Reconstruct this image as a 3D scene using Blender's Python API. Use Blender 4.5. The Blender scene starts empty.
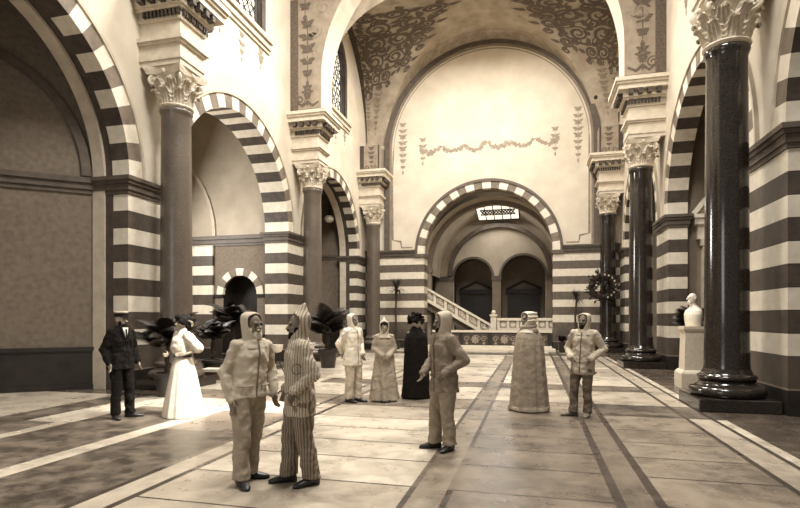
import bpy, bmesh, math, random
from mathutils import Vector, Matrix, Euler
random.seed(7)
PI = math.pi
scn = bpy.context.scene
COL = scn.collection
V = Vector

# ------------------------------------------------------------------ tones
def s2l(c):
    return c / 12.92 if c <= .04045 else ((c + .055) / 1.055) ** 2.4
STOPS = [(0, (12, 9, 7)), (.25, (74, 59, 45)), (.5, (140, 120, 94)), (.75, (200, 181, 149)), (1, (250, 238, 211))]
SAT = .66
def tone(t):
    t = max(0, min(1, t))
    for (a, ca), (b, cb) in zip(STOPS, STOPS[1:]):
        if t <= b:
            k = (t - a) / (b - a)
            rgb = [s2l((x + (y - x) * k) / 255) for x, y in zip(ca, cb)]
            g = .3*rgb[0] + .59*rgb[1] + .11*rgb[2]
            return tuple(g + (c - g)*SAT for c in rgb) + (1,)

class NT:
    """tiny node helper"""
    def __init__(s, name):
        s.m = bpy.data.materials.new(name); s.m.use_nodes = True
        s.t = s.m.node_tree; s.b = s.t.nodes['Principled BSDF']
        s.c = None
    def n(s, kind, **kw):
        nd = s.t.nodes.new(kind)
        for k, v in kw.items(): setattr(nd, k, v)
        return nd
    def l(s, a, b): s.t.links.new(a, b)
    def coord(s, which='Object'):
        return s.n('ShaderNodeTexCoord').outputs[which]
    def pos(s):
        return s.n('ShaderNodeNewGeometry').outputs['Position']
    def math(s, op, a, b=None, clamp=False):
        nd = s.n('ShaderNodeMath', operation=op); nd.use_clamp = clamp
        for i, x in enumerate((a, b)):
            if x is None: continue
            if isinstance(x, (int, float)): nd.inputs[i].default_value = x
            else: s.l(x, nd.inputs[i])
        return nd.outputs[0]
    def noise(s, co, scale, detail=4, rough=.55, dist=0):
        nd = s.n('ShaderNodeTexNoise'); s.l(co, nd.inputs['Vector'])
        nd.inputs['Scale'].default_value = scale; nd.inputs['Detail'].default_value = detail
        nd.inputs['Roughness'].default_value = rough; nd.inputs['Distortion'].default_value = dist
        return nd.outputs['Fac']
    def ramp(s, fac, stops, interp='LINEAR'):
        nd = s.n('ShaderNodeValToRGB'); s.l(fac, nd.inputs[0]); cr = nd.color_ramp; cr.interpolation = interp
        while len(cr.elements) < len(stops): cr.elements.new(.5)
        for e, (p, t) in zip(cr.elements, stops):
            e.position = p; e.color = tone(t) if isinstance(t, (int, float)) else t
        return nd.outputs[0]
    def mix(s, fac, a, b, mode='MIX'):
        nd = s.n('ShaderNodeMix', data_type='RGBA', blend_type=mode)
        for i, x in ((0, fac), (6, a), (7, b)):
            if isinstance(x, (int, float)): nd.inputs[i].default_value = x
            elif isinstance(x, tuple): nd.inputs[i].default_value = x
            else: s.l(x, nd.inputs[i])
        return nd.outputs[2]
    def done(s, col, rough=.7, bump=None, bstr=.2, bdist=.01, spec=.5, sheen=0):
        if isinstance(col, tuple): s.b.inputs['Base Color'].default_value = col
        else: s.l(col, s.b.inputs['Base Color'])
        if isinstance(rough, (int, float)): s.b.inputs['Roughness'].default_value = rough
        else: s.l(rough, s.b.inputs['Roughness'])
        s.b.inputs['Specular IOR Level'].default_value = spec
        if sheen: s.b.inputs['Sheen Weight'].default_value = sheen
        if bump is not None:
            nd = s.n('ShaderNodeBump'); nd.inputs['Strength'].default_value = bstr; nd.inputs['Distance'].default_value = bdist
            s.l(bump, nd.inputs['Height']); s.l(nd.outputs[0], s.b.inputs['Normal'])
        return s.m

def m_plain(name, t, var=.06, scale=6, rough=.75, spec=.3, bump=.15, coord='Object', detail=5):
    k = NT(name); co = k.coord(coord) if coord != 'pos' else k.pos()
    f = k.noise(co, scale, detail)
    return k.done(k.ramp(f, [(.25, t - var), (.75, t + var)]), rough, f if bump else None, bump or .1, .01, spec)

def m_cloth(name, t, var=.05, stripes=None, rough=.9):
    k = NT(name); co = k.coord()
    f = k.noise(co, 9, 5, .6); fine = k.noise(co, 160, 2)
    c = k.ramp(f, [(.2, t - var), (.8, t + var)])
    if stripes:
        sep = k.n('ShaderNodeSeparateXYZ'); k.l(co, sep.inputs[0])
        w = k.math('ADD', k.math('MULTIPLY', sep.outputs[0], .75), sep.outputs[1])
        w = k.math('ADD', w, k.math('MULTIPLY', f, .02))
        w = k.math('SINE', k.math('MULTIPLY', w, 2 * PI / .032))
        g = k.ramp(w, [(.25, 1.0), (.75, 0.0)])
        fac = k.math('GREATER_THAN', w, .25)
        c = k.mix(fac, c, tone(stripes))
    h = k.math('ADD', k.math('MULTIPLY', f, 1.0), k.math('MULTIPLY', fine, .12))
    return k.done(c, rough, h, .5, .02, .1)

def m_bands(name, zt, bh, white, dark, zlow, dado, plinth):
    """courses of pale and dark stone, then dado and plinth, by height"""
    k = NT(name); p = k.pos(); sep = k.n('ShaderNodeSeparateXYZ'); k.l(p, sep.inputs[0]); z = sep.outputs[2]
    f = k.noise(p, 5, 6, .6); g = k.noise(p, 1.3, 3)
    idx = k.math('FLOOR', k.math('DIVIDE', k.math('SUBTRACT', zt, z), bh))
    odd = k.math('MODULO', idx, 2)
    odd = k.math('GREATER_THAN', odd, .5)
    cw = k.ramp(f, [(.25, white - .06), (.75, white + .05)])
    cd = k.ramp(f, [(.25, dark - .05), (.75, dark + .06)])
    c = k.mix(odd, cw, cd)
    # fine joints between courses
    fr = k.math('FRACT', k.math('DIVIDE', k.math('SUBTRACT', zt, z), bh))
    j = k.math('LESS_THAN', k.math('ABSOLUTE', k.math('SUBTRACT', fr, .5)), .478)
    c = k.mix(j, tone(dark * .8), c)
    cl = k.ramp(g, [(.3, dado - .07), (.7, dado + .07)])
    c = k.mix(k.math('LESS_THAN', z, zlow), c, cl)
    c = k.mix(k.math('LESS_THAN', z, .46), c, tone(dado + .22))
    cp = k.ramp(f, [(.3, plinth - .03), (.7, plinth + .06)])
    c = k.mix(k.math('LESS_THAN', z, .43), c, cp)
    return k.done(c, .5, f, .12, .01, .35)

M = {}
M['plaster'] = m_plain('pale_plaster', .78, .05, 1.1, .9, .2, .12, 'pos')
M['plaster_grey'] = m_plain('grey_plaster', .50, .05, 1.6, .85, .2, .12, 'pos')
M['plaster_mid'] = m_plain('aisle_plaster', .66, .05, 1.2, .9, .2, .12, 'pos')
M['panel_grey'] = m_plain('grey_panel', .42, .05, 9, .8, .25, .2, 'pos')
M['white_stone'] = m_plain('white_stone', .84, .06, 5, .6, .3, .15, 'pos')
M['dark_stone'] = m_plain('dark_stone', .25, .06, 5, .55, .35, .15, 'pos')
M['check_grey'] = m_plain('grey_stone', .42, .06, 5, .6, .3, .15, 'pos')
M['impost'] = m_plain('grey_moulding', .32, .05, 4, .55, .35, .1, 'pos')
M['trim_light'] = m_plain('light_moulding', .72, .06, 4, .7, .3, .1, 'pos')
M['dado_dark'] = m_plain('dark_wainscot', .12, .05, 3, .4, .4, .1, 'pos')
M['bands'] = m_bands('banded_stone', 4.47, .3856, .84, .26, 1.0, .28, .10)
M['bands_back'] = m_bands('banded_stone_back', 4.87, .3856, .82, .33, 1.02, .28, .12)
M['cap_stone'] = m_plain('carved_stone', .74, .08, 14, .7, .3, .3)
M['ent_stone'] = m_plain('entablature_stone', .76, .06, 5, .75, .3, .12)
M['paint_dark'] = m_plain('painted_ornament', .34, .08, 12, .85, .2, .05, 'pos')
M['paint_mid'] = m_plain('painted_scroll', .50, .08, 8, .85, .2, .05, 'pos')
M['paint_pale'] = m_plain('painted_garland', .54, .06, 8, .85, .2, .05, 'pos')
M['panel_paint'] = m_plain('painted_panel', .54, .06, 3, .85, .2, .1, 'pos')
M['vault_paint'] = m_plain('painted_vault', .60, .10, 1.6, .85, .2, .1, 'pos')
M['panel_edge'] = m_plain('panel_border', .24, .05, 5, .7, .3, .1, 'pos')
M['iron'] = m_plain('dark_iron', .10, .03, 20, .5, .5, .05)
M['wood_dark'] = m_plain('dark_wood', .16, .04, 8, .5, .4, .1)
M['marble_white'] = m_plain('white_marble', .88, .05, 9, .45, .5, .08)
M['ped_stone'] = m_plain('pedestal_stone', .74, .05, 12, .6, .4, .12)
M['bal_stone'] = m_plain('balustrade_stone', .80, .05, 8, .65, .3, .1)
M['bal_panel'] = m_plain('balustrade_recess', .52, .06, 10, .7, .3, .1)
M['leaf'] = m_plain('palm_leaf', .16, .06, 10, .55, .4, .05)
M['leaf_mid'] = m_plain('dusty_palm_leaf', .24, .06, 10, .55, .4, .05)
M['trunk'] = m_plain('palm_trunk', .22, .05, 25, .9, .2, .3)
M['pot_dark'] = m_plain('dark_glazed_pot', .14, .03, 6, .4, .5, .05)
M['soil'] = m_plain('soil', .08, .03, 40, .95, .1, .4)
M['skin'] = m_plain('skin', .60, .03, 12, .6, .3, .05)
M['skin_tan'] = m_plain('tanned_skin', .44, .03, 12, .6, .3, .05)
M['hair_dark'] = m_plain('dark_hair', .07, .04, 60, .8, .1, .3)
M['hair_grey'] = m_plain('white_beard', .80, .10, 60, .7, .3, .3)
M['eye'] = m_plain('eye', .06, .02, 20, .3, .5, 0)
M['shoe'] = m_plain('dark_leather', .08, .03, 12, .4, .5, .05)
M['shoe_light'] = m_plain('tan_leather', .42, .05, 12, .6, .3, .05)
M['cream'] = m_cloth('cream_flannel', .72, .05)
M['cream_light'] = m_cloth('white_flannel', .84, .04)
M['cream_trouser'] = m_cloth('beige_trouser_cloth', .58, .06)
M['stripe'] = m_cloth('striped_flannel', .72, .04, .52)
M['stripe_dark'] = m_cloth('striped_trouser_cloth', .52, .05, .36)
M['grey_cloth'] = m_cloth('grey_wool', .50, .06)
M['grey_trouser'] = m_cloth('grey_trouser_wool', .60, .06)
M['mid_trouser'] = m_cloth('dim_grey_trouser_cloth', .40, .05)
M['robe'] = m_cloth('beige_robe_cloth', .60, .06)
M['cloak'] = m_cloth('grey_cloak_cloth', .56, .06)
M['black_cloth'] = m_cloth('black_cloth', .07, .025)
M['suit'] = m_cloth('black_suit_cloth', .055, .025)
M['dress'] = m_cloth('white_muslin', .82, .03)
M['linen'] = m_cloth('white_linen', .92, .03)
M['belt'] = m_plain('dark_belt', .10, .02, 10, .5, .4, 0)

def m_column(name, t, rough):
    k = NT(name); co = k.coord()
    v = k.n('ShaderNodeTexVoronoi'); k.l(co, v.inputs['Vector']); v.inputs['Scale'].default_value = 60
    f = k.noise(co, 2.2, 7, .65, .6); g = k.noise(co, 45, 3, .7)
    a = k.ramp(f, [(.3, t - .06), (.7, t + .06)])
    b = k.ramp(g, [(.35, t - .10), (.65, t + .12)])
    return k.done(k.mix(.5, a, b), rough, None, 0, 0, .6)
M['col_granite'] = m_column('grey_granite', .31, .34)
M['col_dark'] = m_column('dark_polished_marble', .11, .14)

def m_floor(name, t, var, sc, rough=.30, dirt=.16):
    k = NT(name); p = k.pos()
    f = k.noise(p, sc, 6, .65); g = k.noise(p, .55, 4, .6, .4); fine = k.noise(p, 60, 2)
    c = k.ramp(f, [(.40, t - var), (.60, t + var)])
    c2 = k.ramp(fine, [(.3, t - var * 1.2), (.7, t + var)])
    c = k.mix(.35, c, c2)
    g2 = k.noise(p, 2.6, 5, .7, .8)
    st = k.ramp(k.math('ADD', k.math('MULTIPLY', g, .6), k.math('MULTIPLY', g2, .4)), [(.47, (0, 0, 0, 1)), (.60, (1, 1, 1, 1))])
    c = k.mix(k.math('MULTIPLY', st, .6), c, tone(max(.1, t - dirt * 2)))
    r = k.ramp(f, [(.2, (rough - .1,) * 3 + (1,)), (.8, (rough + .12,) * 3 + (1,))])
    return k.done(c, r, f, .05, .005, .45)
M['fl_light'] = m_floor('floor_pale_marble', .76, .05, 2.2)
M['fl_light2'] = m_floor('floor_cream_stone', .66, .05, 1.7)
M['fl_mid'] = m_floor('floor_grey_stone', .50, .05, 3.0)
M['fl_mid2'] = m_floor('floor_buff_stone', .42, .05, 2.4)
M['fl_dark'] = m_floor('floor_dark_stone_and_shade', .32, .16, 3.2, .36)  # dark stone panels; at left their mottling paints in dappled shade
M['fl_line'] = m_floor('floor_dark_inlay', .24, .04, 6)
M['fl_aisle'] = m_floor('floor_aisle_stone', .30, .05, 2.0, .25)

def m_glass(name, t, e):
    k = NT(name); co = k.pos(); f = k.noise(co, 3, 3)
    c = k.ramp(f, [(.3, t - .06), (.7, t + .04)])
    k.l(c, k.b.inputs['Emission Color']); k.b.inputs['Emission Strength'].default_value = e
    return k.done(c, .4, None)
M['glass'] = m_glass('daylit_frosted_glass', .9, 1.3)
M['lamp_glass'] = m_plain('opal_lamp_glass', .9, .03, 5, .2, .6, 0)

# ------------------------------------------------------------------ mesh helper
class MB:
    def __init__(s): s.bm = bmesh.new(); s.mi = 0; s.T = None
    def v(s, p):
        p = V(p)
        return s.bm.verts.new(s.T @ p if s.T is not None else p)
    def f(s, vs, mi=None):
        try:
            fc = s.bm.faces.new(vs); fc.material_index = s.mi if mi is None else mi
            return fc
        except ValueError:
            return None
    def quad(s, *ps, mi=None): return s.f([s.v(p) for p in ps], mi)
    def box(s, a, b, mi=None):
        (x0, y0, z0), (x1, y1, z1) = a, b
        c = [s.v(p) for p in ((x0,y0,z0),(x1,y0,z0),(x1,y1,z0),(x0,y1,z0),(x0,y0,z1),(x1,y0,z1),(x1,y1,z1),(x0,y1,z1))]
        for i in ((3,2,1,0),(4,5,6,7),(0,1,5,4),(1,2,6,5),(2,3,7,6),(3,0,4,7)): s.f([c[j] for j in i], mi)
    def loft(s, rings, cap0=True, cap1=True, mi=None, closed=True):
        R = [[s.v(p) for p in r] for r in rings]; n = len(R[0])
        for a, b in zip(R, R[1:]):
            for i in range(n if closed else n - 1):
                j = (i + 1) % n; s.f([a[i], a[j], b[j], b[i]], mi)
        if cap0: s.f(R[0][::-1], mi)
        if cap1: s.f(R[-1], mi)
    def lathe(s, prof, c=(0, 0, 0), n=32, mi=None):
        s.loft([[(c[0] + r * math.cos(2*PI*i/n), c[1] + r * math.sin(2*PI*i/n), c[2] + z) for i in range(n)] for r, z in prof], True, True, mi)
    def tube(s, pts, rad, n=8, mi=None, flat=1.0):
        pts = [V(p) for p in pts]; m = len(pts)
        if isinstance(rad, (int, float)): rad = [rad] * m
        rings = []; up = V((0, 0, 1)); prev = None
        for i, p in enumerate(pts):
            d = (pts[min(i+1, m-1)] - pts[max(i-1, 0)]).normalized()
            if prev is None:
                x = d.cross(up)
                if x.length < .05: x = d.cross(V((1, 0, 0)))
            else:
                x = prev - d * prev.dot(d)
            x.normalize(); prev = x; y = d.cross(x)
            rings.append([p + x * (rad[i]*math.cos(2*PI*k/n)) + y * (rad[i]*flat*math.sin(2*PI*k/n)) for k in range(n)])
        s.loft(rings, True, True, mi)
    def ell(s, c, r, rot=None, nu=16, nv=10, mi=None):
        c = V(c); rings = []
        m = rot if rot is not None else Matrix.Identity(3)
        for j in range(1, nv):
            t = PI * j / nv
            rings.append([c + m @ V((r[0]*math.sin(t)*math.cos(2*PI*i/nu), r[1]*math.sin(t)*math.sin(2*PI*i/nu), -r[2]*math.cos(t))) for i in range(nu)])
        s.loft(rings, True, True, mi)
    def cap(s, p0, p1, r0, r1, n=12, mi=None):
        """tapered limb with round ends"""
        p0, p1 = V(p0), V(p1); d = p1 - p0
        if d.length < 1e-6: d = V((0, 0, 1))
        d.normalize(); x = d.cross(V((0, 0, 1)))
        if x.length < .05: x = d.cross(V((1, 0, 0)))
        x.normalize(); y = d.cross(x); rings = []
        def ring(c, r): rings.append([c + x*(r*math.cos(2*PI*k/n)) + y*(r*math.sin(2*PI*k/n)) for k in range(n)])
        for a in (-80, -50, -20): ring(p0 + d*(r0*math.sin(math.radians(a))), r0*math.cos(math.radians(a)))
        for a in (20, 50, 80): ring(p1 + d*(r1*math.sin(math.radians(a))), r1*math.cos(math.radians(a)))
        s.loft(rings, True, True, mi)
    def obj(s, name, mats, parent=None, loc=(0, 0, 0), smooth=True, angle=40, weld=False):
        if weld: bmesh.ops.remove_doubles(s.bm, verts=s.bm.verts, dist=1e-4)
        bmesh.ops.recalc_face_normals(s.bm, faces=s.bm.faces)
        me = bpy.data.meshes.new(name)
        if smooth:
            for fc in s.bm.faces: fc.smooth = True
            ca = math.radians(angle)
            for e in s.bm.edges:
                if len(e.link_faces) == 2:
                    e.smooth = e.link_faces[0].normal.angle(e.link_faces[1].normal, 0) < ca
        s.bm.to_mesh(me); s.bm.free()
        for m in (mats if isinstance(mats, (list, tuple)) else [mats]): me.materials.append(m)
        o = bpy.data.objects.new(name, me); COL.objects.link(o)
        if parent: o.parent = parent
        o.location = loc
        return o

def tag(o, label, cat, group=None):
    o['label'] = label; o['category'] = cat
    if group: o['group'] = group
    return o
def struct(o): o['kind'] = 'structure'; return o
def thing(name, label, cat, loc, rz=0, group=None):
    o = bpy.data.objects.new(name, None); COL.objects.link(o); o.location = loc; o.rotation_euler = (0, 0, rz)
    o.empty_display_size = .2
    return tag(o, label, cat, group)
def copy_tree(o, parent=None):
    c = o.copy(); COL.objects.link(c)
    if parent: c.parent = parent
    for ch in list(o.children): copy_tree(ch, c)
    return c

# ------------------------------------------------------------------ hall dimensions
XL, XR = -8.95, 4.11                # nave faces of the two arcade walls
XC = (XL + XR) / 2
CXL, CXR = -8.29, 3.455             # column centres
CY = [2.87, 10.89, 18.9, 26.9]      # pier / column lines
YB = 27.6                           # back wall
TH = .93                            # arcade wall thickness
ZS = 4.87                           # springing
ZTOP = 17.2
HP = .80                            # half pier
RIB = .55
RA = 5.28; ZV = 10.6                # transverse arches and vault springing

def lerp_(a, b, t): return a + (b - a)*t
def arcpts(c, zs, r, n, a0=0., a1=PI):
    return [(c - r*math.cos(a0 + (a1-a0)*i/n), zs + r*math.sin(a0 + (a1-a0)*i/n)) for i in range(n+1)]

def arch_face(mb, mp, a0, a1, b0, b1, h0, h1, sill, spring, t, n=28, mi=0, mr=None):
    """wall panel (a,b) with an arched hole; mp(a,b,d) -> xyz, d depth into the wall"""
    mr = mi if mr is None else mr
    c = (h0 + h1) / 2; r = (h1 - h0) / 2
    def q(p0, p1, p2, p3): mb.quad(*[mp(p[0], p[1], 0) for p in (p0, p1, p2, p3)], mi=mi)
    if h0 > a0: q((a0, b0), (h0, b0), (h0, b1), (a0, b1))
    if h1 < a1: q((h1, b0), (a1, b0), (a1, b1), (h1, b1))
    if sill > b0: q((h0, b0), (h1, b0), (h1, sill), (h0, sill))
    P = arcpts(c, spring, r, n)
    for p, s in zip(P, P[1:]): q(p, s, (s[0], b1), (p[0], b1))
    if t:
        out = [(h0, max(sill, b0))] + P + [(h1, max(sill, b0))]
        for p, s in zip(out, out[1:]):
            mb.quad(mp(p[0], p[1], 0), mp(s[0], s[1], 0), mp(s[0], s[1], t), mp(p[0], p[1], t), mi=mr)
        if sill > b0: mb.quad(mp(h0, sill, 0), mp(h1, sill, 0), mp(h1, sill, t), mp(h0, sill, t), mi=mr)

def ring(mb, mp, c, zs, r0, r1, d0, d1, count, mats=(0, 1), sub=3, a0=0., a1=PI, face=None):
    """voussoirs alternating between two materials"""
    for k in range(count):
        mi = mats[k % len(mats)]
        A = [a0 + (a1-a0)*(k + j/sub)/count for j in range(sub+1)]
        for x, y in zip(A, A[1:]):
            P = [(c - r*math.cos(a), zs + r*math.sin(a)) for r, a in ((r0, x), (r0, y), (r1, y), (r1, x))]
            f = [mp(p[0], p[1], d0) for p in P]; b = [mp(p[0], p[1], d1) for p in P]
            mb.quad(*f, mi=face[k % len(face)] if face else mi); mb.quad(f[0], f[1], b[1], b[0], mi=mi); mb.quad(f[2], f[3], b[3], b[2], mi=mi)
            mb.quad(*b, mi=mi)

def mould(mb, mp, pts, prof, mi=0, close=True):
    """sweep a profile [(out, along-normal offset)] along straight 2D path a at heights; here: horizontal bars"""
    (a0, a1) = pts
    for (z0, z1, o) in prof:
        P = [mp(a0, z0, -o), mp(a1, z0, -o), mp(a1, z1, -o), mp(a0, z1, -o)]
        Q = [mp(a0, z0, .02), mp(a1, z0, .02), mp(a1, z1, .02), mp(a0, z1, .02)]
        mb.quad(*P, mi=mi)
        for i in range(4):
            j = (i + 1) % 4; mb.quad(P[i], P[j], Q[j], Q[i], mi=mi)

EPS = [0.]
def ep():
    EPS[0] = (EPS[0] + 4e-5) % .006
    return EPS[0]
# ---- painted ornament: flat strips laid on a surface by a mapping g(s,t)
def strip(mb, g, pts, w, mi):
    n = len(pts); e = ep()
    L = []
    for i, (s, t) in enumerate(pts):
        a = pts[max(i-1, 0)]; b = pts[min(i+1, n-1)]
        dx, dy = b[0]-a[0], b[1]-a[1]; d = math.hypot(dx, dy) or 1
        ww = w * (1 - .5*abs(2*i/(n-1) - 1)) if n > 2 else w
        nx, ny = -dy/d*ww/2, dx/d*ww/2
        L.append((mb.v(g(s+nx, t+ny, e)), mb.v(g(s-nx, t-ny, e))))
    for (a, b), (c, d) in zip(L, L[1:]): mb.f([a, b, d, c], mi)
def spiral(mb, g, c, r, turns, w, mi, a0=0., sgn=1):
    n = int(14*turns)
    strip(mb, g, [(c[0] + r*(1-.8*i/n)*math.cos(a0 + sgn*2*PI*turns*i/n), c[1] + r*(1-.8*i/n)*math.sin(a0 + sgn*2*PI*turns*i/n)) for i in range(n+1)], w, mi)
def leafshape(mb, g, c, ang, l, w, mi):
    ca, sa = math.cos(ang), math.sin(ang); e = ep()
    pts = [(0, 0), (.3, .5), (.65, .38), (1, 0), (.65, -.38), (.3, -.5)]
    mb.f([mb.v(g(c[0] + ca*a*l - sa*b*w, c[1] + sa*a*l + ca*b*w, e)) for a, b in pts], mi)
def flower(mb, g, c, r, mi, k=6, a0=0.):
    for i in range(k): leafshape(mb, g, c, a0 + 2*PI*i/k, r, r*.6, mi)
def drop(mb, g, s, t0, t1, w, mi):
    """hanging garland from t1 (top) down to t0"""
    strip(mb, g, [(s, t1), (s, (t0+t1)/2), (s, t0)], w*.07, mi)
    n = max(3, int((t1-t0)/(w*.55)))
    for i in range(n):
        t = t1 - (t1-t0)*(i+.5)/n; k = .55 + .45*math.sin(PI*(i+.5)/n + .3)
        for sg in (-1, 1):
            leafshape(mb, g, (s, t), PI/2 + sg*(1.0 + .3*(i % 2)), w*.55*k, w*.26, mi)
            leafshape(mb, g, (s, t), -PI/2 - sg*1.1, w*.38*k, w*.2, mi)
        if i % 2 == 0: flower(mb, g, (s, t), w*.26*k, mi)
    leafshape(mb, g, (s, t0), -PI/2, w*.5, w*.2, mi)

# ------------------------------------------------------------------ floor
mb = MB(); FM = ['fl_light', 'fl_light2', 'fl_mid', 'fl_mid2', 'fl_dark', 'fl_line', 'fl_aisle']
xs = [-16, -7.95, -7.88, -7.30, -7.05, -5.62, -5.32, -3.98, -3.90, -3.62, -3.54, -1.16, -1.10, -.80, -.74, .70, .79, 1.05, 1.14, 2.38, 2.45, 2.78, 2.85, 3.0, 12]
lines_x = {1, 7, 9, 11, 13, 15, 17, 19, 21}
ys = [-4, 1.0, 3.0, 5.0, 6.7, 8.3, 9.45, 9.52, 10.58, 10.65, 12.5, 12.58, 13.4, 13.48, 15.6, 17.6, 17.7, 18.8, 18.9, 20.9, 22.9, 23.4, 24.9, YB, 40]
rnd = random.Random(3)
for i, (xa, xb) in enumerate(zip(xs, xs[1:])):
    for j, (ya, yb) in enumerate(zip(ys, ys[1:])):
        w = xb - xa; xm = (xa+xb)/2; ym = (ya+yb)/2
        if i == 0 and ym < 9.4:
            mb.quad((-16, ya, 0), (-8.6, ya, 0), (-8.6, yb, 0), (-16, yb, 0), mi=1); mb.quad((-8.6, ya, 0), (xb, ya, 0), (xb, yb, 0), (-8.6, yb, 0), mi=4); continue  # dark strip beside the left aisle paints shade into the floor
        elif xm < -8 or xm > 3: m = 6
        elif i in lines_x: m = 5 if (i in (15, 17, 19, 21) or j % 3) else 3
        elif yb - ya < .12: m = 5 if xm > -4 else 3
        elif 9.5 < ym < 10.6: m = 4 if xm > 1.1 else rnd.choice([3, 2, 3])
        elif 22.9 < ym < 23.4: m = 0
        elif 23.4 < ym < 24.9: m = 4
        elif -7.05 < xm < -5.62 and ym < 8.3: m = 4  # these left panels carry dappled shade as dark floor colour
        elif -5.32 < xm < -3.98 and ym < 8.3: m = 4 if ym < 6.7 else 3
        elif w < .4: m = {8: 1, 12: 2, 16: 3, 20: 1}.get(i, 0)
        elif -.74 < xm < .7 and ym < 9.5: m = 3
        elif xm > 1.1 and ym < 9.5: m = 2
        elif 12.5 < ym < 13.5: m = rnd.choice([2, 3, 3])
        else: m = rnd.choice([0, 1, 1, 2] if ym < 9.5 else [0, 0, 1])
        mb.quad((xa, ya, 0), (xb, ya, 0), (xb, yb, 0), (xa, yb, 0), mi=m)
# cross joints inside the wide centre panels
for (xa, xb) in ((-3.54, -1.16), (-.74, .70), (1.14, 2.38)):
    for y in (4.1, 5.0, 5.9, 6.7, 7.5, 8.3):
        mb.quad((xa, y-.012, .0015), (xb, y-.012, .0015), (xb, y+.012, .0015), (xa, y+.012, .0015), mi=5)
struct(mb.obj('floor', [M[k] for k in FM], smooth=False))

# ------------------------------------------------------------------ arcade walls
def side_map(xf, sg):
    return lambda a, b, d: (xf + sg*d, a, b)
def arcade(name, xf, sg, TH, deep):
    mp = side_map(xf, sg); mb = MB()
    PL, BD, WH, DK, CG, TL = 0, 1, 2, 3, 4, 5
    # piers
    for k, yc in enumerate(CY):
        y0, y1 = yc - HP, (yc + HP if k < 3 else YB + .1)
        xa, xb = sorted((xf, xf + sg*TH))
        mb.box((xa, y0, 0), (xb, y1, ZS - .4), BD)
        mb.quad(mp(y0, ZS-.4, 0), mp(y1, ZS-.4, 0), mp(y1, 10.3, 0), mp(y0, 10.3, 0), mi=PL)
        mb.quad(mp(y0, ZS-.4, TH), mp(y1, ZS-.4, TH), mp(y1, 10.3, TH), mp(y0, 10.3, TH), mi=PL)
    # spandrels, rings, clerestory with window holes
    for k in range(3):
        y0, y1 = CY[k] + HP, CY[k+1] - HP; c = (y0+y1)/2; r = (y1-y0)/2
        arch_face(mb, mp, y0, y1, ZS, 10.3, y0, y1, 0, ZS, 0, mi=PL)
        arch_face(mb, lambda a, b, d: mp(a, b, TH), y0, y1, ZS, 10.3, y0, y1, 0, ZS, 0, mi=PL)
        dd = TH if k in deep else .42
        ring(mb, mp, c, ZS, r - .004, r + .40, -.035, dd, 27, (WH, DK), face=(WH, CG))
        ring(mb, mp, c, ZS, r + .40, r + .47, -.075, .02, 27, (TL, TL))
        if k not in deep:
            ring(mb, mp, c, ZS, r + .02, r + .2, .40, .62, 14, (DK, DK))
            ring(mb, mp, c, ZS, r - .05, r + .1, .62, TH, 20, (TL, TL))
            for ye, s2 in ((y0, 1), (y1, -1)):
                xa, xb = sorted((xf + sg*.6, xf + sg*TH)); ya, yb = sorted((ye - s2*.02, ye + s2*.05))
                mb.box((xa, ya, 0), (xb, yb, ZS), TL)
                xa, xb = sorted((xf + sg*.40, xf + sg*.62)); ya, yb = sorted((ye - s2*.02, ye + s2*.015))
                mb.box((xa, ya, 0), (xb, yb, ZS), DK)
        ya = CY[k]; yb = CY[k+1] if k < 2 else YB
        wc = (ya + yb)/2 + (0 if k < 2 else -.2)
        arch_face(mb, mp, ya, yb, 10.3, ZTOP, wc - 1.25, wc + 1.25, 11.25, 13.7, .5, 24, PL, DK)
        # dark painted frame round the window and sill moulding
        ring(mb, mp, wc, 13.7, 1.25, 1.5, -.03, .02, 18, (DK, DK))
        for s2 in (-1, 1):
            xa, xb = sorted((xf - sg*.03, xf + sg*.02)); y_a, y_b = sorted((wc + s2*1.25, wc + s2*1.5))
            mb.box((xa, y_a, 11.2), (xb, y_b, 13.7), DK)
        mould(mb, mp, (wc - 1.75, wc + 1.75), [(10.78, 10.9, .06), (10.9, 11.1, .12), (11.1, 11.25, .2)], TL)
        # faint painted swags below the sill
        g = lambda s, t, e=0: mp(s, t, -.006 - e)
        for q in (-1.2, 0, 1.2):
            drop(mb, g, wc + q, 10.0 + (.2 if q else -.1), 10.72, .42, 6)
    return struct(mb.obj(name, [M[k] for k in ('plaster', 'bands', 'white_stone', 'dark_stone', 'check_grey', 'trim_light', 'paint_mid')], smooth=False))
arcade('wall_left', XL, -1, TH, {1})
THR = .55
arcade('wall_right', XR, 1, THR, {0, 1, 2})

tn = [0]
def trim(mb, mats, **kw):
    tn[0] += 1
    return struct(mb.obj('trim_%d' % tn[0], mats, **kw))

# imposts on the piers
for xf, sg in ((XL, -1), (XR, 1)):
    for k, yc in enumerate(CY):
        mb = MB(); y0, y1 = yc - HP, (yc + HP if k < 3 else YB)
        for z0, z1, o in ((4.47, 4.56, .03), (4.56, 4.70, .06), (4.70, 4.78, .10), (4.78, 4.87, .14)):
            xa, xb = sorted((xf - sg*o, xf + sg*((TH if sg < 0 else THR) + o)))
            mb.box((xa, y0 - o, z0), (xb, min(y1 + o, YB), z1))
        trim(mb, M['impost'], smooth=False)

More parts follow.
